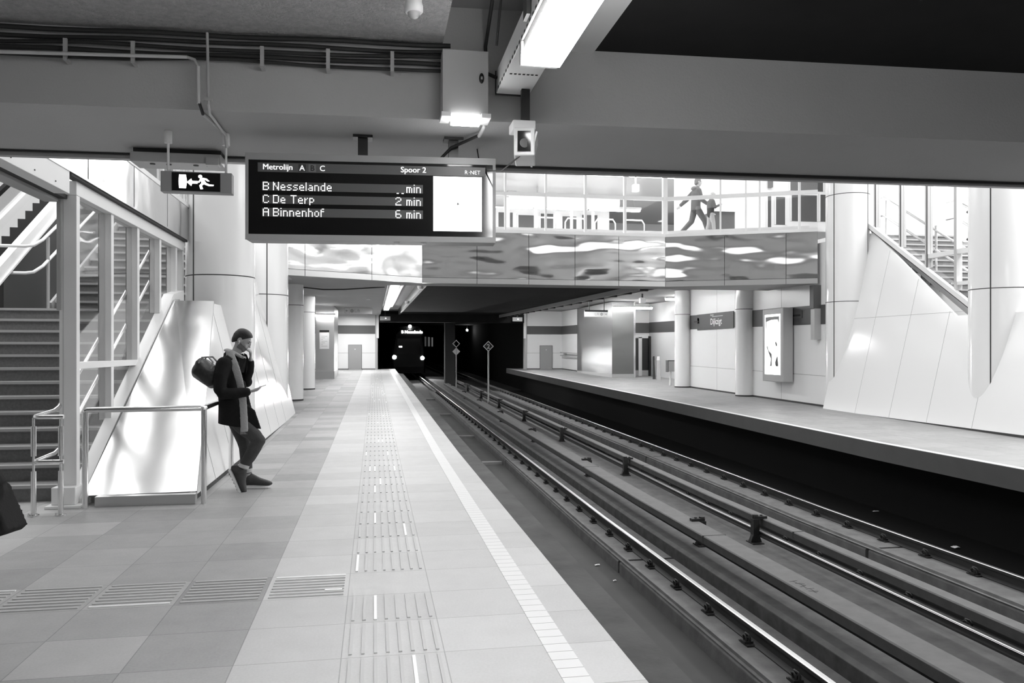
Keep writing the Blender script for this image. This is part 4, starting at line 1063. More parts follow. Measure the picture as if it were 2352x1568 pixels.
# lift shafts
lf = thing('lift_shaft', 'brushed steel lift shaft with a poster on the far left platform', 'lift', (-2.2, 37.5, GR(37)))
g = GR(36.4)
obj('casing', MB().box(-2.62, -1.79, 36.3, 40, g, 3.55), M['steel'], lf, bevel=.01)
obj('base', MB().box(-2.63, -1.78, 36.28, 40, g, g + .34), M['alu_gray'], lf)
obj('call_panel', MB().box(-1.79, -1.76, 38.0, 38.4, g + .75, g + .95), M['white'], lf)
a, b = at(734, 762, Y=36.27), at(756, 801, Y=36.27)
ps = thing('notice_board', 'white notice with a black header on the left lift shaft', 'notice', (a.x, 36.27, b.z))
obj('sheet', MB().box(a.x, b.x, 36.26, 36.295, b.z, a.z), M['paper'], ps)
obj('header', MB().box(a.x, b.x, 36.25, 36.295, a.z - .01, a.z + .08), M['black'], ps)
mb = MB()
for i in range(7): mb.box(a.x + .08, b.x - .08 - .1 * (i % 3), 36.257, 36.26, a.z - .2 - i * .075, a.z - .185 - i * .075)
obj('text_line', mb, M['alu_gray'], ps)
rl = thing('lift_shaft', 'wide reflecting steel lift shaft on the far right platform', 'lift', (11.6, 39, GR(39)))
obj('track_side', MB().box(11.08, 11.12, 35.8, 42.2, .24, 3.84), M['shaft_steel'], rl)
obj('near_side', MB().box(11.08, 12.15, 35.72, 35.8, .24, 3.84), M['shaft_steel'], rl)
obj('corner', MB().box(12.10, 12.25, 35.75, 36.0, .24, 3.84), M['tube'], rl)
obj('core', MB().box(11.12, 12.2, 35.8, 42.2, .24, 3.83), M['alu_gray'], rl)
obj('base', MB().box(11.07, 12.16, 35.71, 42.2, .24, .42), M['alu_gray'], rl)
# bent light lines reflected in the steel are shallow dents: raised wavy beads
# steel doors in the end walls
def service_door(name, x0, x1, y, z1, lab):
    g = GR(y); t = thing(name, lab, 'door', ((x0 + x1) / 2, y, g))
    obj('leaf', MB().box(x0 + .02, x1 - .02, y - .03, y, g, g + z1), gray(name + '_m', .33, .4), t)
    obj('frame', MB().box(x0, x0 + .02, y - .035, y, g, g + z1 + .02).box(x1 - .02, x1, y - .035, y, g, g + z1 + .02).box(x0, x1, y - .035, y, g + z1, g + z1 + .02), M['band'], t)
    obj('badge', MB().cyl(((x0 + x1) / 2, y - .03, g + z1 - .25), ((x0 + x1) / 2, y - .036, g + z1 - .25), .03, 10), M['white'], t)
a, b = at(800, 847, Y=48.35), at(831, 847, Y=48.35)
service_door('steel_door', a.x, b.x, 48.385, 1.48, 'low grey steel door in the far left end wall')
a, b = at(1240, 847, Y=47.55), at(1269, 847, Y=47.55)
service_door('steel_door', a.x, b.x, 47.585, 1.45, 'low grey steel door in the far right end wall')
# bench rail on the far right wall
bn = thing('lean_rail', 'light leaning rail on the white wall left of the right lift shaft', 'rail', (11.45, 44, 1.2))
for z in (1.02, .84): obj('rail', MB().sweep([(11.30, z), (11.36, z), (11.36, z + .05), (11.30, z + .05)], [42.4, 47.2]), M['alu_gray'], bn)
for y in (43, 46.4): obj('bracket', MB().box(11.33, 11.5, y, y + .05, .84 + GR(y), 1.06 + GR(y)), M['alu_gray'], bn)
# hanging lift signs
def lift_sign(x, y, z, w, lab, flip):
    t = thing('lift_sign', lab, 'sign', (x, y, z)); h = w * .21
    obj('plate', MB().box(x, x + w, y, y + .06, z, z + h), M['white'], t)
    obj('top_edge', MB().box(x, x + w, y - .01, y + .07, z + h, z + h * 1.32), M['black'], t)
    f = (lambda u: 1 - u) if flip else (lambda u: u)
    mb = MB()
    mb.cyl((x + w * f(.27), y - .002, z + h * .5), (x + w * f(.27), y - .004, z + h * .5), h * .32, 16)
    mb.prism([(-.3, 0), (0, .3), (0, .1), (.3, .1), (.3, -.1), (0, -.1), (0, -.3)] if not flip else [(.3, 0), (0, -.3), (0, -.1), (-.3, -.1), (-.3, .1), (0, .1), (0, .3)], (x + w * f(.08), y - .002, z + h * .5), (h * .7, 0, 0), (0, 0, h * .7), (0, -1, 0), .002)
    mb.text('Lift', (x + w * (f(.36) if not flip else .43), y - .002, z + h * .28), (1, 0, 0), (0, 0, 1), h * .75, .003)
    mb.box(x + w * f(.17), x + w * f(.17) + .01, y - .004, y, z, z + h)
    obj('sign_text', mb, M['alu_gray'], t)
    for u in (.2, .85): obj('hanger', MB().cyl((x + w * u, y + .03, z + h * 1.3), (x + w * u, y + .03, 3.66 + GR(y) if x > 5 else 3.3 + GR(y)), .02, 8), M['dark_metal'], t)
a = at(791, 720, Y=38.5); lift_sign(a.x, 38.5, a.z, 1.32, 'white lift direction sign hanging over the far left platform', False)
a = at(1343, 727, Y=33.0); lift_sign(a.x, 33.0, a.z, 1.04, 'white lift direction sign hanging before the right lift shaft', True)
# small hanging boxes and cameras of the far ceilings
for px, py, Y_, s_, lab in ((781, 649, 24.0, .22, 'grey square box hanging under the far left ceiling'), (846, 683, 30.0, .16, 'white camera hanging under the far left ceiling'), (1475, 690, 30.0, .22, 'white camera hanging under the far right ceiling')):
    a = at(px, py, Y=Y_); t = thing('hanging_box', lab, 'device', tuple(a))
    obj('case', MB().obox(a, (s_, s_, s_)), M['white'], t, bevel=.01)
    top = (3.3 if px < 1000 else 3.62) + GR(Y_)
    obj('post', MB().box(a.x - .03, a.x + .03, a.y - .03, a.y + .03, a.z + s_ / 2, max(top, a.z + s_ / 2 + .1)), M['dark_metal'], t)
o = obj('ceiling_cable', MB().tube([(-2.3, 23.5, 3.40), (-1.5, 24, 3.36), (-.9, 24, 3.37), (.3, 23.5, 3.42)], .02, 6), M['cable'])
tag(o, 'dark cable sagging under the far left ceiling', 'cable')
for px, py, Y_, lab in ((966, 657, 23, 'nearer'), (935, 688, 32, 'farther')):
    a = at(px, py, Y=Y_); a.z = 3.33 + GR(Y_)
    tag(obj('smoke_detector', MB().lathe((a.x, a.y, a.z - .11), [(.05, 0), (.09, .03), (.09, .11)], 16), M['alu_gray']), lab + ' small round detector on the dark ceiling over the near track', 'detector', 'detectors on the dark ceiling')
# recess of the right platform: glass doors, boards, validator
gd = thing('glass_doors', 'pair of dark glass doors with a white frame in the right recess', 'door', (12.9, 37.4, .25))
for a_, b_ in ((1453, 1467), (1474, 1489)):
    A, B = at(a_, 850, Y=37.4), at(b_, 850, Y=37.4)
    obj('door_leaf', MB().box(A.x, B.x, 37.38, 37.42, .55, 2.15), M['darkglass'], gd); obj('kick_plate', MB().box(A.x, B.x, 37.37, 37.43, .27, .55), M['alu_gray'], gd)
A, B = at(1466, 850, Y=37.4), at(1474, 850, Y=37.4); obj('frame', MB().box(A.x, B.x, 37.36, 37.44, .25, 2.2), M['white'], gd)
A, B = at(1450, 850, Y=37.4), at(1490, 850, Y=37.4); obj('head', MB().box(A.x, B.x, 37.36, 37.44, 2.15, 2.28), M['white'], gd)
A, B = at(1490, 850, Y=37.3), at(1500, 850, Y=37.3)
tag(obj('dark_panel', MB().box(A.x, min(B.x, 13.58), 37.3, 37.36, .26, 2.25), M['black']), 'narrow dark panel right of the glass doors', 'panel')
for k, (a_, b_, lab) in enumerate(((1500, 1506, 'darker leaning board against the recess wall'), (1509, 1518, 'paler leaning board against the recess wall'))):
    A, B = at(a_, 868, Y=34 - k), at(b_, 868, Y=34 - k)
    t = thing('leaning_board', lab, 'board', (A.x, A.y, GR(34)))
    obj('board', MB().slab([(A.x, A.y, GR(34)), (B.x, A.y, GR(34)), (B.x + .12, A.y + .5, 1.25), (A.x + .18, A.y + .5, 1.25)], (0, .05, 0)), [M['dark_metal'], M['alu_gray']][k], t)
    obj('top_edge', MB().slab([(A.x + .14, A.y + .42, 1.10), (B.x + .10, A.y + .42, 1.10), (B.x + .12, A.y + .49, 1.27), (A.x + .18, A.y + .49, 1.27)], (0, -.02, 0)), M['black'] if k == 0 else M['white'], t)
A = at(1540, 868, Y=29.0)
vp = thing('card_reader', 'steel card reader box on a white post beside the slim column', 'reader', (A.x, 29, GR(29)))
obj('post', MB().cyl((A.x, 29, GR(29)), (A.x, 29, 1.0), .04, 10), M['white'], vp)
obj('box', MB().box(A.x - .12, A.x + .16, 28.9, 29.1, .72, 1.13), M['steel'], vp, bevel=.01)
obj('hood', MB().box(A.x - .14, A.x + .18, 28.88, 29.12, 1.13, 1.16).box(A.x - .15, A.x - .13, 28.88, 29.12, .7, 1.16), M['band'], vp)
# station name sign on the right wall band
x = 11.55
def onw(px, py): return at(px, py, X=x - .02)
sn = thing('station_sign', 'dark name sign reading Dijkzigt on the white right wall', 'sign', tuple(onw(1640, 733)))
a, b = onw(1602, 750), onw(1690, 724)
obj('plate', MB().box(x - .03, x - .012, b.y + .15, a.y, 2.14 + .13, 2.69 + .14), gray('sign_dark', .06, .5), sn)
mb = MB()
o_ = Vector((x - .031, onw(1632, 740).y, 2.29 + .13)); exw, eyw = Vector((0, -1, 0)), Vector((0, 0, 1))
mb.text('Dijkzigt', o_ + eyw * .02, exw, eyw, .30, .001, bold=.004)
mb.box(x - .033, x - .031, o_.y - 1.0, o_.y - .15, o_.z + .285, o_.z + .30)
mb.text('Station', o_ + eyw * .32, exw, eyw, .10, .001)
obj('name_text', mb, M['white'], sn)
for px, lab in ((1600, 'left'), (1831, 'right')):
    a = onw(px, 737 if px < 1700 else 722); t = thing('band_sign', 'small dark plate set in the grey wall band, ' + ('left of the station name' if px < 1700 else 'right of the lit advertisement'), 'sign', tuple(a))
    obj('plate', MB().box(x - .03, x - .012, a.y - .25, a.y + .25, a.z - .1, a.z + .1), M['band'], t); obj('text_bar', MB().box(x - .034, x - .03, a.y - .18, a.y + .2, a.z - .05, a.z), M['black'], t)
# lit advertisement
A, B = at(1752, 790, X=11.2), at(1798, 790, X=11.2)
y1, y0 = A.y, B.y; zt = at(1775, 708, X=11.2).z; zb = at(1775, 876, X=11.2).z
ad = thing('advertisement_case', 'lit advertising case with a grey frame on the right platform wall', 'advertisement', (11.3, (y0 + y1) / 2, zb))
obj('case', MB().box(11.2, 11.5, y0 - .02, y1 + .02, zb, zt), M['alu_gray'], ad, bevel=.02)
iy0, iy1, iz0, iz1 = y0 + .13, y1 - .13, zb + .2, zt - .17
obj('poster', MB().box(11.192, 11.2, iy0, iy1, iz0, iz1), M['poster_lit'], ad)
def pw(u, v): return (11.19, iy1 + (iy0 - iy1) * u, iz1 + (iz0 - iz1) * v)
gp = gray('poster_dark', .10, .6); gp2 = gray('poster_mid', .30, .6)
mb = MB()
mb.poly([pw(.14, .54), pw(.19, .52), pw(.26, .60), pw(.46, .66), pw(.48, .74), pw(.46, .86), pw(.36, .86), pw(.42, .74), pw(.30, .66)])
mb.poly([pw(.68, .47), pw(.74, .45), pw(.80, .49), pw(.81, .53), pw(.74, .53)])
mb.poly([pw(.80, .70), pw(.84, .70), pw(.89, .86), pw(.72, .86), pw(.68, .80)])
obj('figure_shape', mb, gp, ad)
mb = MB().poly([pw(.07, .04), pw(.93, .04), pw(.93, .16), pw(.84, .09), pw(.45, .09), pw(.12, .12), pw(.1, .26), pw(.07, .26)])
obj('poster_sky', mb, gp2, ad)
obj('mount', MB().box(11.5, 11.55, y0 + .2, y1 - .2, zb + .3, zt - .3), M['band'], ad)
# post hanging from the bridge beside the advertisement
a = at(1870, 650, X=11.4); b = at(1870, 780, X=11.4)
hp = thing('downpipe', 'grey rectangular pipe coming down the white wall under the bridge end', 'pipe', (11.4, a.y, b.z))
obj('upper_part', MB().box(11.33, 11.55, a.y - .08, a.y + .10, b.z + .55 * (a.z - b.z), 3.26), M['band'], hp)
obj('lower_part', MB().box(11.36, 11.55, a.y - .08, a.y + .10, b.z, b.z + .55 * (a.z - b.z)), M['alu_gray'], hp)

# ================================================================== TRAIN
ty = 64.0; tx = 2.75; gz = GR(ty) - 1.1
tn = thing('metro_train', 'dark metro train with lit headlights coming out of the tunnel', 'train', (tx, ty, gz))
body = [(-1.33, .25), (1.33, .25), (1.36, 1.3), (1.3, 2.4), (1.12, 3.7), (.8, 4.1), (-.8, 4.1), (-1.12, 3.7), (-1.3, 2.4), (-1.36, 1.3)]
mb = MB(); n = len(body)
vs = []
for yy, s_ in ((ty, .90), (ty + .25, .985), (ty + .8, 1.0), (ty + 28, 1.0)):
    for a, b in body: vs.append((tx + a * s_, yy, gz + .25 + (b - .25) * s_))
mb.add(vs, [(i * n + j, i * n + (j + 1) % n, (i + 1) * n + (j + 1) % n, (i + 1) * n + j) for i in range(3) for j in range(n)])
mb.add(vs[:n], [tuple(range(n - 1, -1, -1))])
obj('car_body', mb, gray('train_body', .02, .4), tn)
obj('windscreen', MB().prism([(-1.0, 1.75), (1.0, 1.75), (.92, 3.05), (-.92, 3.05)], (tx, ty - .01, gz), (1, 0, 0), (0, 0, 1), (0, -1, 0), .01), M['black_gloss'], tn)
obj('bumper', MB().box(tx - 1.2, tx + 1.2, ty - .06, ty, gz + .3, gz + .75), gray('train_bumper', .03, .6), tn)
for px, py, r, nm in ((906, 820, .16, 'headlight'), (970, 822, .16, 'headlight'), (941.5, 749.5, .13, 'top_light')):
    a = at(px, py, Y=ty - .02); mb = MB().cyl((a.x, ty - .02, a.z), (a.x, ty - .08, a.z), r, 18); o = obj(nm, mb, M['headlight'], tn)
    obj('lens_ring', MB().lathe((0, 0, 0), [(r, 0), (r + .05, 0), (r + .05, .05), (r, .05)], 18), M['dark_metal'], o, local=True).location = (a.x - tx, -.02, a.z - gz)
    o.children[0].rotation_euler = (math.pi / 2, 0, 0)
a, b = at(922, 759.5, Y=ty - .02), at(960, 764.5, Y=ty - .02)
obj('destination_text', MB().text('B Nesselande', (a.x, ty - .03, b.z - .02), (1, 0, 0), (0, 0, 1), .31, .004, bold=.012), emit('destination', 9), tn)
a = at(920, 796, Y=ty - .02); obj('cab_light', MB().box(a.x - .13, a.x + .13, ty - .03, ty - .01, a.z - .06, a.z + .06), emit('cab', 5), tn)
# the next car, following the bend of the tunnel to the right
p0_, p1_ = Vector((3.0, 93.0, 0)), Vector((7.2, 111.0, 0)); d_ = (p1_ - p0_).normalized(); n_ = Vector((d_.y, -d_.x, 0)); g2 = GR(96) - 1.1
m_ = (p0_ + p1_) / 2; Mr = Matrix((n_, d_, Vector((0, 0, 1)))).transposed()
obj('following_car', MB().obox((m_.x, m_.y, g2 + 2.3), (2.6, (p1_ - p0_).length, 3.6), Mr), M['black'], tn)
for i in range(6):
    c = p0_ + d_ * (1.6 + i * 2.8) + n_ * 1.31
    obj('side_window', MB().obox((c.x, c.y, g2 + 2.9), (.03, 1.4 - .3 * (i % 2), 1.25), Mr), emit('win%d' % i, .035 + .02 * (i % 3)), tn)
a = at(1073, 758, Y=75)
sl_ = thing('tunnel_lamp', 'small bright tunnel lamp right of the diamond signs', 'lamp', tuple(a))
obj('bulb', MB().ell(a, (.11, .11, .11), n=12, m=8), M['headlight'], sl_)
obj('arm', MB().box(a.x - .03, a.x + .03, a.y - .03, a.y + .03, a.z, 4.0), M['dark_metal'], sl_)
# light thrown forward by the train's own headlights
for px in (906, 970):
    a = at(px, 821, Y=ty - .2)
    l = bpy.data.lights.new('headlight_beam', 'SPOT'); l.energy = 900; l.spot_size = math.radians(40); l.spot_blend = .6; l.shadow_soft_size = .12
    o = bpy.data.objects.new('headlight_beam', l); COL.objects.link(o); o.location = a; o.rotation_euler = (math.radians(84), 0, math.pi)
# ================================================================== PEOPLE
def limb(mb, pts, n=14):
    """pts: (x, y, z, r) or (x, y, z, r_forward, r_side)"""
    P = [p[:3] for p in pts]
    R = [p[3] for p in pts]; F = [p[4] if len(p) > 4 else p[3] for p in pts]
    mb.tube(P, R, n, flat=F, side=(0, 1, 0))
    for p in pts:
        r = p[3]; f = p[4] if len(p) > 4 else r
        mb.ell(p[:3], (r * .98, f * .98, min(r, f) * .98), n=14, m=8)
def hand(mb, wrist, fdir, palm_n, size=1.0, curl=.5):
    """palm plus four unequal fingers and a thumb leaving the side of the palm"""
    w = Vector(wrist); f = Vector(fdir).normalized(); n = Vector(palm_n); n = (n - f * n.dot(f)).normalized(); s = f.cross(n)
    k = size
    for i in range(5):
        t = i / 4
        mb.ell(w + f * (.02 + .075 * t) * k, (.036 * k, .016 * k, .024 * k), Matrix((s, n, f)).transposed(), n=12, m=8)
    for j, (o_, L, c) in enumerate(((-.030, .066, .8), (-.010, .076, .9), (.011, .071, 1.0), (.030, .055, 1.1))):
        b = w + f * .092 * k + s * o_ * k; pts = [b - f * .02 * k]; a = 0; p = b
        for seg, l_ in enumerate((.42, .32, .26)):
            a += curl * c * (.5 if seg == 0 else .7)
            d = f * math.cos(a) + n * math.sin(a); pts.append(p); p = p + d * L * l_ * k
        pts.append(p); mb.tube(pts, [.0095 * k, .0095 * k, .009 * k, .0085 * k, .007 * k], 8)
        mb.ell(p, (.007 * k,) * 3, n=8, m=6)
    b = w + f * .03 * k - s * .032 * k
    d = (f * .75 - s * .55 + n * .35).normalized(); mb.tube([b, b + d * .035 * k, b + (d + f * .3).normalized() * .07 * k], [.013 * k, .011 * k, .008 * k], 8)
    mb.ell(b + (d + f * .3).normalized() * .07 * k, (.008 * k,) * 3, n=8, m=6)
def head(mb, c, pitch, k=1.0, yaw=0, ears=True):
    """skull, jaw, nose, ears, brow, lips; faces +x before rotation"""
    R = Matrix.Rotation(yaw, 3, 'Z') @ Matrix.Rotation(pitch, 3, 'Y'); c = Vector(c)
    L = lambda x, y, z: c + R @ Vector((x * k, y * k, z * k))
    E = lambda p, r: mb.ell(L(*p), (r[0] * k, r[1] * k, r[2] * k), R, n=18, m=12)
    E((-.012, 0, .03), (.098, .078, .092)); E((.03, 0, -.015), (.066, .064, .088)); E((.05, 0, -.082), (.036, .040, .030))
    E((.018, .045, -.06), (.05, .018, .034)); E((.018, -.045, -.06), (.05, .018, .034))
    E((.082, 0, .033), (.018, .05, .016)); E((.098, 0, -.002), (.014, .011, .026)); E((.108, 0, -.020), (.014, .014, .011))
    E((.088, 0, -.055), (.012, .024, .007)); E((.086, 0, -.066), (.012, .021, .007))
    for s_ in (1, -1):
        if ears: E((-.012, s_ * .078, -.002), (.022, .010, .034))
        E((.066, s_ * .045, -.028), (.02, .018, .018))
    return R, L
def eyes(L, R, k=1.0):
    mb = MB()
    for s_ in (1, -1):
        mb.ell(L(.078, s_ * .030, .012), (.010 * k, .012 * k, .004 * k), R, n=12, m=8)
        mb.ell(L(.086, s_ * .034, .036), (.009 * k, .021 * k, .004 * k), R, n=12, m=8)
    return mb
def shoe(root, ankle, toe_dir, up, L=.285, mats=('shoe', 'sole'), k=1.0, parent=None):
    """ankle: point above the heel; built in a local frame f/u/s"""
    f = Vector(toe_dir).normalized(); u = Vector(up); u = (u - f * u.dot(f)).normalized(); s_ = f.cross(u); o_ = Vector(ankle)
    A = lambda x, y, z: o_ + f * x + s_ * y + u * z
    mb = MB()
    secs = [(-.065, .060, .030, .030), (-.05, .075, .036, .052), (0, .085, .040, .075), (.05, .070, .042, .060), (.10, .052, .045, .045), (.15, .042, .047, .036), (.19, .034, .042, .028), (.215, .026, .028, .018)]
    for i in range(len(secs) - 1):
        for t in (0, .5):
            a, b = secs[i], secs[i + 1]; q_ = [a[j] + (b[j] - a[j]) * t for j in range(4)]
            mb.ell(A(q_[0], 0, -.10 + q_[3] + .012), (.045, q_[2], q_[3]), Matrix((f, s_, u)).transposed(), n=14, m=8)
    limb_pts = [A(0, 0, -.04), A(-.005, 0, .03)]
    mb.tube(limb_pts, [.046, .043], 14)
    up_ = obj('shoe', remesh(mb, .009, 3), M[mats[0]], root); off = origin(root)
    for v in up_.data.vertices: v.co -= off
    out = [(-.085, 0), (-.078, .03), (-.05, .042), (0, .043), (.06, .043), (.12, .05), (.17, .05), (.205, .036), (.225, 0)]
    poly = out + [(x, -y) for x, y in reversed(out[1:-1])]
    so = MB().prism(poly, A(0, 0, -.115), f, s_, u, .026)
    obj('sole', so, M[mats[1]], up_, bevel=.004).data.transform(Matrix.Translation(Vector((0, 0, 0))))
    tr_ = MB()
    for i in range(7): tr_.bar(A(-.06 + i * .04, -.035, -.117), A(-.045 + i * .04, .035, -.117), .016, .006, up=u)
    obj('tread', tr_, M['band'], up_)
    lc = MB()
    for i in range(4): lc.bar(A(.035 + i * .024, -.026, .0 - i * .012), A(.035 + i * .024, .026, .0 - i * .012), .006, .006, up=u)
    obj('laces', lc, M['black'], up_)
def put(name, mesh, mat, root, off=None):
    o = obj(name, mesh, mat, root)
    return o
def person(name, label, loc, rotz): return thing(name, label, 'person', loc, None, rotz)

# ---------- the man leaning on the barrier, reading his phone (faces +x)
mx, my = -1.46, 9.12
man = person('person', 'man in a black coat and grey scarf leaning on the barrier, looking at his phone', (mx, my, 0), 0)
b = MB()
limb(b, [(-.125, 0, .84, .11, .15), (-.13, 0, .95, .105, .145), (-.13, 0, 1.08, .10, .135), (-.13, 0, 1.25, .115, .165), (-.125, 0, 1.37, .10, .17), (-.10, 0, 1.45, .07, .10)], 18)
limb(b, [(-.085, 0, 1.46, .06, .062), (-.045, 0, 1.54, .054, .054), (-.02, 0, 1.60, .055, .055)])
HC = (.005, 0, 1.655); HP = math.radians(30)
R_, L_ = head(b, HC, HP)
limb(b, [(-.15, -.17, 1.40, .06), (-.175, -.235, 1.25, .05), (-.17, -.255, 1.11, .043), (-.03, -.235, 1.09, .040), (.10, -.20, 1.095, .030)])
limb(b, [(-.12, .17, 1.40, .06), (-.04, .21, 1.28, .05), (.03, .19, 1.19, .043), (.06, .14, 1.32, .038), (.085, .085, 1.44, .029)])
hand(b, (.10, -.20, 1.095), (.95, .22, .20), (-.05, .25, 1), 1.0, .55)
hand(b, (.085, .085, 1.44), (.10, -.40, .95), (-.9, -.15, .1), .95, .75)
limb(b, [(-.10, -.09, .86, .09), (.06, -.12, .70, .075), (.20, -.13, .565, .055), (.13, -.14, .42, .052), (.05, -.14, .26, .036)])
limb(b, [(-.12, .09, .86, .09), (-.02, .09, .68, .075), (.03, .09, .50, .052), (.04, .07, .30, .050), (.07, .06, .11, .036)])
obj('body', remesh(b, .0085, 3), M['skin'], man, local=True)
def cut(me, co, no):
    import bmesh
    bm = bmesh.new(); bm.from_mesh(me); bmesh.ops.bisect_plane(bm, geom=bm.verts[:] + bm.edges[:] + bm.faces[:], plane_co=co, plane_no=no, clear_outer=True)
    bmesh.ops.holes_fill(bm, edges=[e for e in bm.edges if e.is_boundary], sides=0)
    bm.to_mesh(me); bm.free(); return me
# hair: short, longer on top
h = MB(); head(h, HC, HP, 1.05, 0, False)
Eh = lambda p, r: h.ell(L_(*p), r, R_, n=20, m=14)
Eh((-.008, 0, .066), (.098, .078, .072)); Eh((.016, 0, .098), (.054, .056, .032)); Eh((-.062, 0, .0), (.048, .066, .075))
hm = cut(remesh(h, .008, 2), L_(.0, 0, .010), R_ @ Vector((.95, 0, -1)).normalized())
obj('hair', hm, M['hair'], man, local=True)
obj('eyes_and_brows', eyes(L_, R_), M['hair'], man, local=True)
bd = MB(); head(bd, HC, HP, 1.018, 0, False)
bm2 = cut(cut(remesh(bd, .007, 2), L_(.0, 0, -.020), R_ @ Vector((.30, 0, 1)).normalized()), L_(-.012, 0, 0), R_ @ Vector((-1, 0, -.1)).normalized())
obj('beard_stubble', bm2, gray('stubble', .16, .8), man, local=True)
e_ = MB(); e_.ell(L_(-.008, -.090, -.012), (.009, .007, .012), R_, n=10, m=8); e_.tube([L_(-.004, -.090, -.014), L_(.004, -.088, -.045)], .0035, 6)
obj('earphone', e_, M['white'], man, local=True)
# trousers
t = MB()
limb(t, [(-.115, 0, .82, .105, .145), (-.12, 0, .92, .10, .14)], 18)
limb(t, [(-.09, -.085, .84, .092), (.04, -.115, .71, .092), (.17, -.13, .60, .078), (.205, -.13, .555, .074), (.165, -.135, .48, .072), (.11, -.14, .38, .068), (.05, -.14, .285, .052)])
limb(t, [(-.11, .085, .84, .092), (-.05, .09, .70, .09), (.01, .09, .54, .078), (.03, .085, .46, .072), (.04, .075, .32, .066), (.055, .065, .20, .056)])
tm = remesh(t, .010, 3)
tj = obj('trousers', tm, M['jeans'], man, local=True)
obj('turned_cuff', MB().tube([(.058, -.14, .30), (.045, -.14, .262)], [.056, .056], 16), M['pale_cloth'], tj, local=True)
obj('turned_cuff', MB().tube([(.054, .065, .215), (.062, .063, .175)], [.059, .059], 16), M['pale_cloth'], tj, local=True)
# jacket
j = MB()
limb(j, [(-.035, 0, .64, .215, .215), (-.045, 0, .75, .205, .215), (-.06, 0, .80, .19, .21), (-.085, 0, .90, .160, .20), (-.11, 0, 1.02, .132, .18), (-.125, 0, 1.12, .128, .178), (-.135, 0, 1.25, .138, .20), (-.135, 0, 1.36, .128, .205), (-.115, 0, 1.43, .095, .15), (-.09, 0, 1.485, .072, .085)], 24)
j.slab([(.02, -.15, 1.0), (.06, -.17, .70), (.235, -.14, .66), (.16, -.12, .88)], (0, .035, .01))
j.slab([(.0, -.10, 1.25), (.05, -.12, 1.0), (.12, -.10, .93), (.05, -.08, 1.20)], (0, .03, .0))
limb(j, [(-.15, -.17, 1.395, .088), (-.178, -.235, 1.27, .076), (-.18, -.262, 1.13, .068), (-.15, -.262, 1.08, .064), (-.03, -.24, 1.082, .060), (.085, -.205, 1.094, .052)])
limb(j, [(-.12, .17, 1.395, .088), (-.04, .21, 1.28, .076), (.025, .20, 1.19, .066), (.055, .15, 1.31, .058), (.078, .10, 1.405, .050)])
limb(j, [(-.155, .0, 1.50, .035, .07), (-.12, .0, 1.46, .06, .10)])
jm = cut(remesh(j, .010, 3), Vector((0, 0, .715)), Vector((-.14, 0, -1)).normalized())
jk = obj('coat', jm, M['coat'], man, local=True)
c_ = MB()
c_.slab([(-.02, -.06, 1.50), (.025, -.04, 1.515), (.055, -.035, 1.44), (.035, -.06, 1.30), (.0, -.10, 1.30), (-.01, -.10, 1.40)], (0, .02, 0))
c_.slab([(.02, .04, 1.52), (.05, .05, 1.50), (.075, .06, 1.42), (.04, .05, 1.28)], (0, .02, 0))
obj('collar', c_, M['coat'], jk, local=True, bevel=.006)
# scarf
s_ = MB()
s_.tube([(.00, -.05, 1.48), (-.06, -.075, 1.52), (-.125, -.065, 1.54), (-.15, 0, 1.55), (-.125, .065, 1.54), (-.05, .08, 1.51), (.005, .055, 1.475), (.015, 0, 1.46), (.00, -.05, 1.475)], .040, 12, flat=.020, side=(0, 0, 1))
s_.tube([(-.115, -.09, 1.535), (-.085, -.13, 1.475), (-.05, -.165, 1.40), (-.018, -.172, 1.31), (.005, -.165, 1.22), (.022, -.162, 1.14), (.040, -.168, 1.02), (.052, -.182, .90), (.060, -.195, .78), (.064, -.20, .66)],
        [.046, .046, .046, .044, .042, .042, .042, .042, .043, .044], 12, flat=.013, side=(0, 1, 0))
sm_ = remesh(s_, .008, 2)
sc_ = obj('scarf', sm_, M['scarf'], man, local=True)
fr = MB()
for i in range(9): fr.tube([(.025 + i * .0095, -.20, .665), (.024 + i * .0098, -.20, .635)], .003, 5)
obj('fringe', fr, M['scarf'], sc_, local=True)
def shoe_l(ankle, d, up): # shoe() works in world coordinates: shift by the man's place
    shoe(man, Vector(ankle) + Vector((mx, my, 0)), d, up)
shoe_l((.085, .06, .117), (1, -.06, 0), (0, 0, 1))
shoe_l((.025, -.14, .215), (.42, -.06, -.90), (.88, .05, .42))
ph = thing('phone', 'white phone held in the hand of the man with the scarf', 'phone', (mx + .22, my - .17, 1.14))
Mp = Matrix.Rotation(math.radians(-20), 3, 'Y')
obj('case', MB().obox((mx + .225, my - .165, 1.145), (.14, .07, .009), Mp), M['white'], ph, bevel=.003)
obj('display', MB().obox((mx + .2235, my - .165, 1.1502), (.125, .06, .001), Mp), M['black_gloss'], ph)
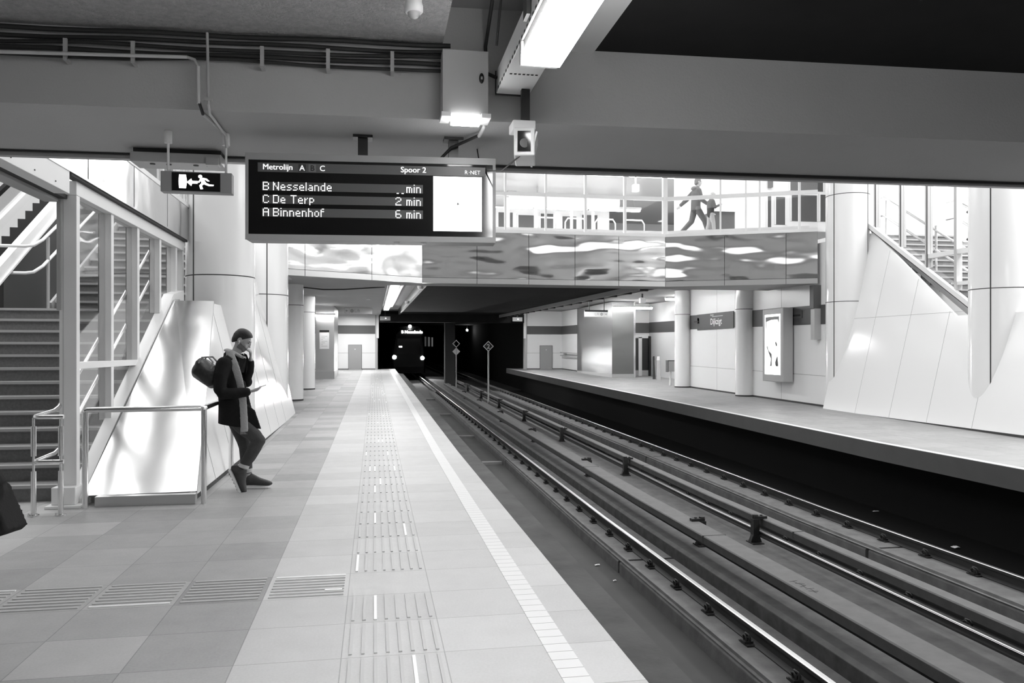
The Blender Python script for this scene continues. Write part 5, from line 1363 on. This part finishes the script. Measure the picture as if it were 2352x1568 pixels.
# bag on his back
bg = thing('shoulder_bag', 'black leather holdall slung on the back of the man with the scarf', 'bag', (mx - .38, my, 1.1))
Rb = Matrix.Rotation(math.radians(38), 3, 'Y')
c = Vector((mx - .345, my - .03, 1.29))
m2 = MB()
for i in range(5):
    m2.ell(c + Rb @ Vector((-.09 + i * .045, 0, 0)), (.075, .24, .115), Rb, n=20, m=12)
m2.ell(c + Rb @ Vector((-.12, 0, .05)), (.06, .22, .06), Rb, n=16, m=10)
bm_ = remesh(m2, .014, 3)
for v in bm_.vertices: v.co += Vector((0, 0, .006 * math.sin(v.co.y * 40 + v.co.x * 25))); 
for v in bm_.vertices: v.co -= Vector((mx - .38, my, 1.1))
obj('body', bm_, M['leather'], bg, local=True)
for dy in (-.20, .02):
    hd = MB().tube([c + Rb @ Vector((-.12, dy, .06)), c + Rb @ Vector((-.13, dy - .01, .13)), c + Rb @ Vector((-.08, dy - .01, .175)), c + Rb @ Vector((-.01, dy - .01, .16)), c + Rb @ Vector((.02, dy, .09))], .010, 8)
    obj('handle', hd, gray('handle_pale', .35, .6), bg)
obj('strap', MB().tube([c + Rb @ Vector((.10, -.18, .09)), (mx - .19, my - .215, 1.43), (mx - .12, my - .18, 1.485), (mx - .02, my - .12, 1.40)], .016, 8, flat=.006, side=(0, 1, 0)), M['leather'], bg)

# ---------- the person leaving the picture on the left: only a long black coat shows
p_ = at(-146, 1100, Y=4.55); px_, py_ = p_.x, 4.55
lw = person('person', 'person in a long black coat leaving the picture at the left edge', (px_, py_, 0), math.pi)
b = MB()
limb(b, [(0, 0, .92, .11, .16), (0, 0, 1.1, .10, .14), (.0, 0, 1.3, .115, .17), (0, 0, 1.40, .09, .16), (.01, 0, 1.48, .055, .06), (.03, 0, 1.56, .055, .055)], 16)
R2, L2 = head(b, (.05, 0, 1.655), math.radians(4))
limb(b, [(0, .09, .92, .09), (-.06, .09, .48, .055), (-.10, .09, .11, .036)])
limb(b, [(0, -.09, .92, .09), (.20, -.09, .52, .055), (.28, -.09, .11, .036)])
limb(b, [(0, .18, 1.38, .055), (.06, .23, 1.1, .045), (.20, .22, .88, .03)]); limb(b, [(0, -.18, 1.38, .055), (-.10, -.23, 1.12, .045), (-.05, -.23, .86, .03)])
hand(b, (.20, .22, .88), (.4, 0, -.9), (0, -1, 0), 1, .5); hand(b, (-.05, -.23, .86), (.1, 0, -1), (0, 1, 0), 1, .5)
obj('body', remesh(b, .010, 3), M['skin'], lw, local=True)
h = MB(); h.ell(L2(-.02, 0, .045), (.106, .084, .095), R2, n=18, m=12); h.ell(L2(-.07, 0, -.02), (.05, .07, .08), R2, n=16, m=10)
obj('hair', cut(remesh(h, .011, 2), L2(.03, 0, .03), (R2 @ Vector((1, 0, -.25))).normalized()), M['hair'], lw, local=True)
obj('eyes_and_brows', eyes(L2, R2), M['hair'], lw, local=True)
j = MB()
limb(j, [(0, 0, 1.47, .075, .09), (0, 0, 1.40, .11, .19), (0, 0, 1.26, .14, .205), (-.01, 0, 1.08, .15, .19), (-.03, 0, .95, .19, .21), (-.06, 0, .80, .27, .23)], 24)
limb(j, [(0, .18, 1.38, .085), (.06, .235, 1.1, .07), (.18, .225, .91, .055)]); limb(j, [(0, -.18, 1.38, .085), (-.10, -.24, 1.12, .07), (-.05, -.235, .90, .055)])
# back panel of the coat swinging out behind
j.slab([(-.10, -.14, 1.12), (-.18, -.17, .98), (-.29, -.18, .80), (-.355, -.16, .66), (-.385, -.14, .60), (-.365, -.12, .575), (-.30, -.12, .565), (-.20, -.15, .60), (0, -.18, .62), (.05, -.18, 1.0)], (0, .26, .02))
obj('coat', remesh(j, .012, 2), M['coat'], lw, local=True)
fm = MB()
for k_ in range(4): fm.tube([(-.08 - k_ * .035, .115, 1.02 - k_ * .06), (-.16 - k_ * .04, .112, .82 - k_ * .03), (-.22 - k_ * .035, .115, .66)], [.010, .016, .012], 8)
obj('coat_fold', remesh(fm, .008, 2), M['coat'], lw, local=True)
t = MB(); limb(t, [(0, 0, .9, .115, .165), (0, 0, .98, .11, .155)], 16)
limb(t, [(0, .085, .88, .10), (-.06, .09, .48, .075), (-.10, .09, .15, .06)]); limb(t, [(0, -.085, .88, .10), (.20, -.09, .52, .075), (.275, -.09, .15, .06)])
obj('trousers', remesh(t, .012, 2), M['jeans'], lw, local=True)
def simple_shoe(root, x, y, z=.0, pitch=0.0, k=1.0):
    mb = MB(); Rp = Matrix.Rotation(pitch, 3, 'Y')
    for i in range(7): mb.ell(Vector((x, y, z + .05 * k)) + Rp @ Vector(((-.06 + i * .04) * k, 0, (-.002 * i) * k)), (.04 * k, .042 * k, (.048 - .003 * i) * k), Rp, n=10, m=7)
    obj('shoe', remesh(mb, .011 * k, 2), M['shoe'], root, local=True)
simple_shoe(lw, -.06, .09); simple_shoe(lw, .30, -.09)

# ---------- two walkers on the bridge
def walker(label, loc, rotz, k, cloth, legs, arm_back, arm_front, hood, leg_spread):
    w = person('person', label, loc, rotz); S = lambda P: [tuple(c * k for c in p) for p in P]
    b = MB()
    limb(b, S([(0, 0, .90, .11, .15), (0, 0, 1.1, .10, .14), (.02, 0, 1.3, .115, .17), (.03, 0, 1.40, .09, .16), (.045, 0, 1.48, .055, .06), (.06, 0, 1.56, .055, .055)]), 16)
    hk = k if k > .9 else k * 1.18
    Rw, Lw = head(b, (.08 * k, 0, 1.655 * k + (hk - k) * .06), math.radians(8), hk)
    ls = leg_spread
    limb(b, S([(0, .085, .90, .09), (-.10 * ls, .085, .50, .055), (-.42 * ls, .085, .16, .036)])); limb(b, S([(0, -.085, .90, .09), (.24 * ls, -.085, .52, .055), (.36 * ls, -.085, .11, .036)]))
    limb(b, S(arm_back)); limb(b, S(arm_front))
    for A_ in (arm_back, arm_front):
        d = Vector(A_[-1][:3]) - Vector(A_[-2][:3]); hand(b, Vector(A_[-1][:3]) * k, d, (0, -1 if A_[-1][1] > 0 else 1, .2), k, .5)
    obj('body', remesh(b, .011, 2), M['skin'], w, local=True)
    t = MB(); limb(t, S([(0, 0, .88, .12, .165), (0, 0, .98, .115, .155)]), 16)
    limb(t, S([(0, .085, .88, .105), (-.10 * ls, .085, .50, .082), (-.40 * ls, .085, .19, .062)])); limb(t, S([(0, -.085, .88, .105), (.24 * ls, -.085, .52, .082), (.355 * ls, -.085, .16, .062)]))
    obj('trousers', remesh(t, .013, 2), legs, w, local=True)
    j = MB(); limb(j, S([(0, 0, .86, .14, .18), (0, 0, 1.0, .135, .175), (.01, 0, 1.15, .135, .18), (.02, 0, 1.30, .14, .20), (.03, 0, 1.40, .115, .18), (.045, 0, 1.48, .08, .09)]), 20)
    for A_ in (arm_back, arm_front):
        limb(j, S([(p[0], p[1], p[2], p[3] + .024) for p in A_[:-1]] + [tuple(Vector(A_[-2][:3]).lerp(Vector(A_[-1][:3]), .85)) + (A_[-1][3] + .022,)]))
    obj('jacket', remesh(j, .012, 2), cloth, w, local=True)
    h = MB(); h.ell(Lw(-.018, 0, .04), (.106 * hk, .085 * hk, .095 * hk), Rw, n=18, m=12); h.ell(Lw(-.06, 0, -.02), (.055 * hk, .075 * hk, .08 * hk), Rw, n=16, m=10)
    obj('hood' if hood == 1 else ('cap' if hood == 2 else 'hair'), cut(remesh(h, .012, 2), Lw(.04, 0, .03), (Rw @ Vector((1, 0, -.25))).normalized()), {0: M['hair'], 1: M['gray_cloth'], 2: M['pale_cloth']}[hood], w, local=True)
    obj('eyes_and_brows', eyes(Lw, Rw, hk), M['hair'], w, local=True)
    if hood == 1: obj('hood_roll', MB().ell((-.04 * k, 0, 1.47 * k), (.10 * k, .12 * k, .07 * k), n=16, m=10), M['gray_cloth'], w, local=True)
    for s2, x, z, pt in ((1, -.43 * ls, .09, .6), (-1, .38 * ls, .0, -.1)): simple_shoe(w, x * k, s2 * .085 * k, z * k * (1 if ls > .5 else .2), pt if ls > .5 else 0, k)
    return w
a = at(1598, 545, Y=21.9)
walker('person in a dark jacket with a fur hood striding right on the bridge', (a.x, 21.9, 4.86), 0, 1.0, gray('dark_jacket', .035, .8), gray('mid_trousers', .10, .9),
       [(0, .18, 1.38, .055), (-.20, .25, 1.16, .045), (-.40, .24, .98, .03)], [(0.02, -.18, 1.38, .055), (.08, -.24, 1.10, .045), (.28, -.22, .98, .03)], 1, 1.0)
a = at(1632, 545, Y=21.4)
walker('child with a pale cap and dark coat walking right on the bridge, beside the adult', (a.x, 21.4, 4.86), 0, .72, gray('dark_coat', .03, .8), gray('pale_trousers', .35, .9),
       [(0, .18, 1.38, .055), (.02, .24, 1.10, .045), (.18, .22, .98, .03)], [(0.02, -.18, 1.38, .055), (.10, -.22, 1.14, .045), (.33, -.16, 1.24, .03)], 2, .35)
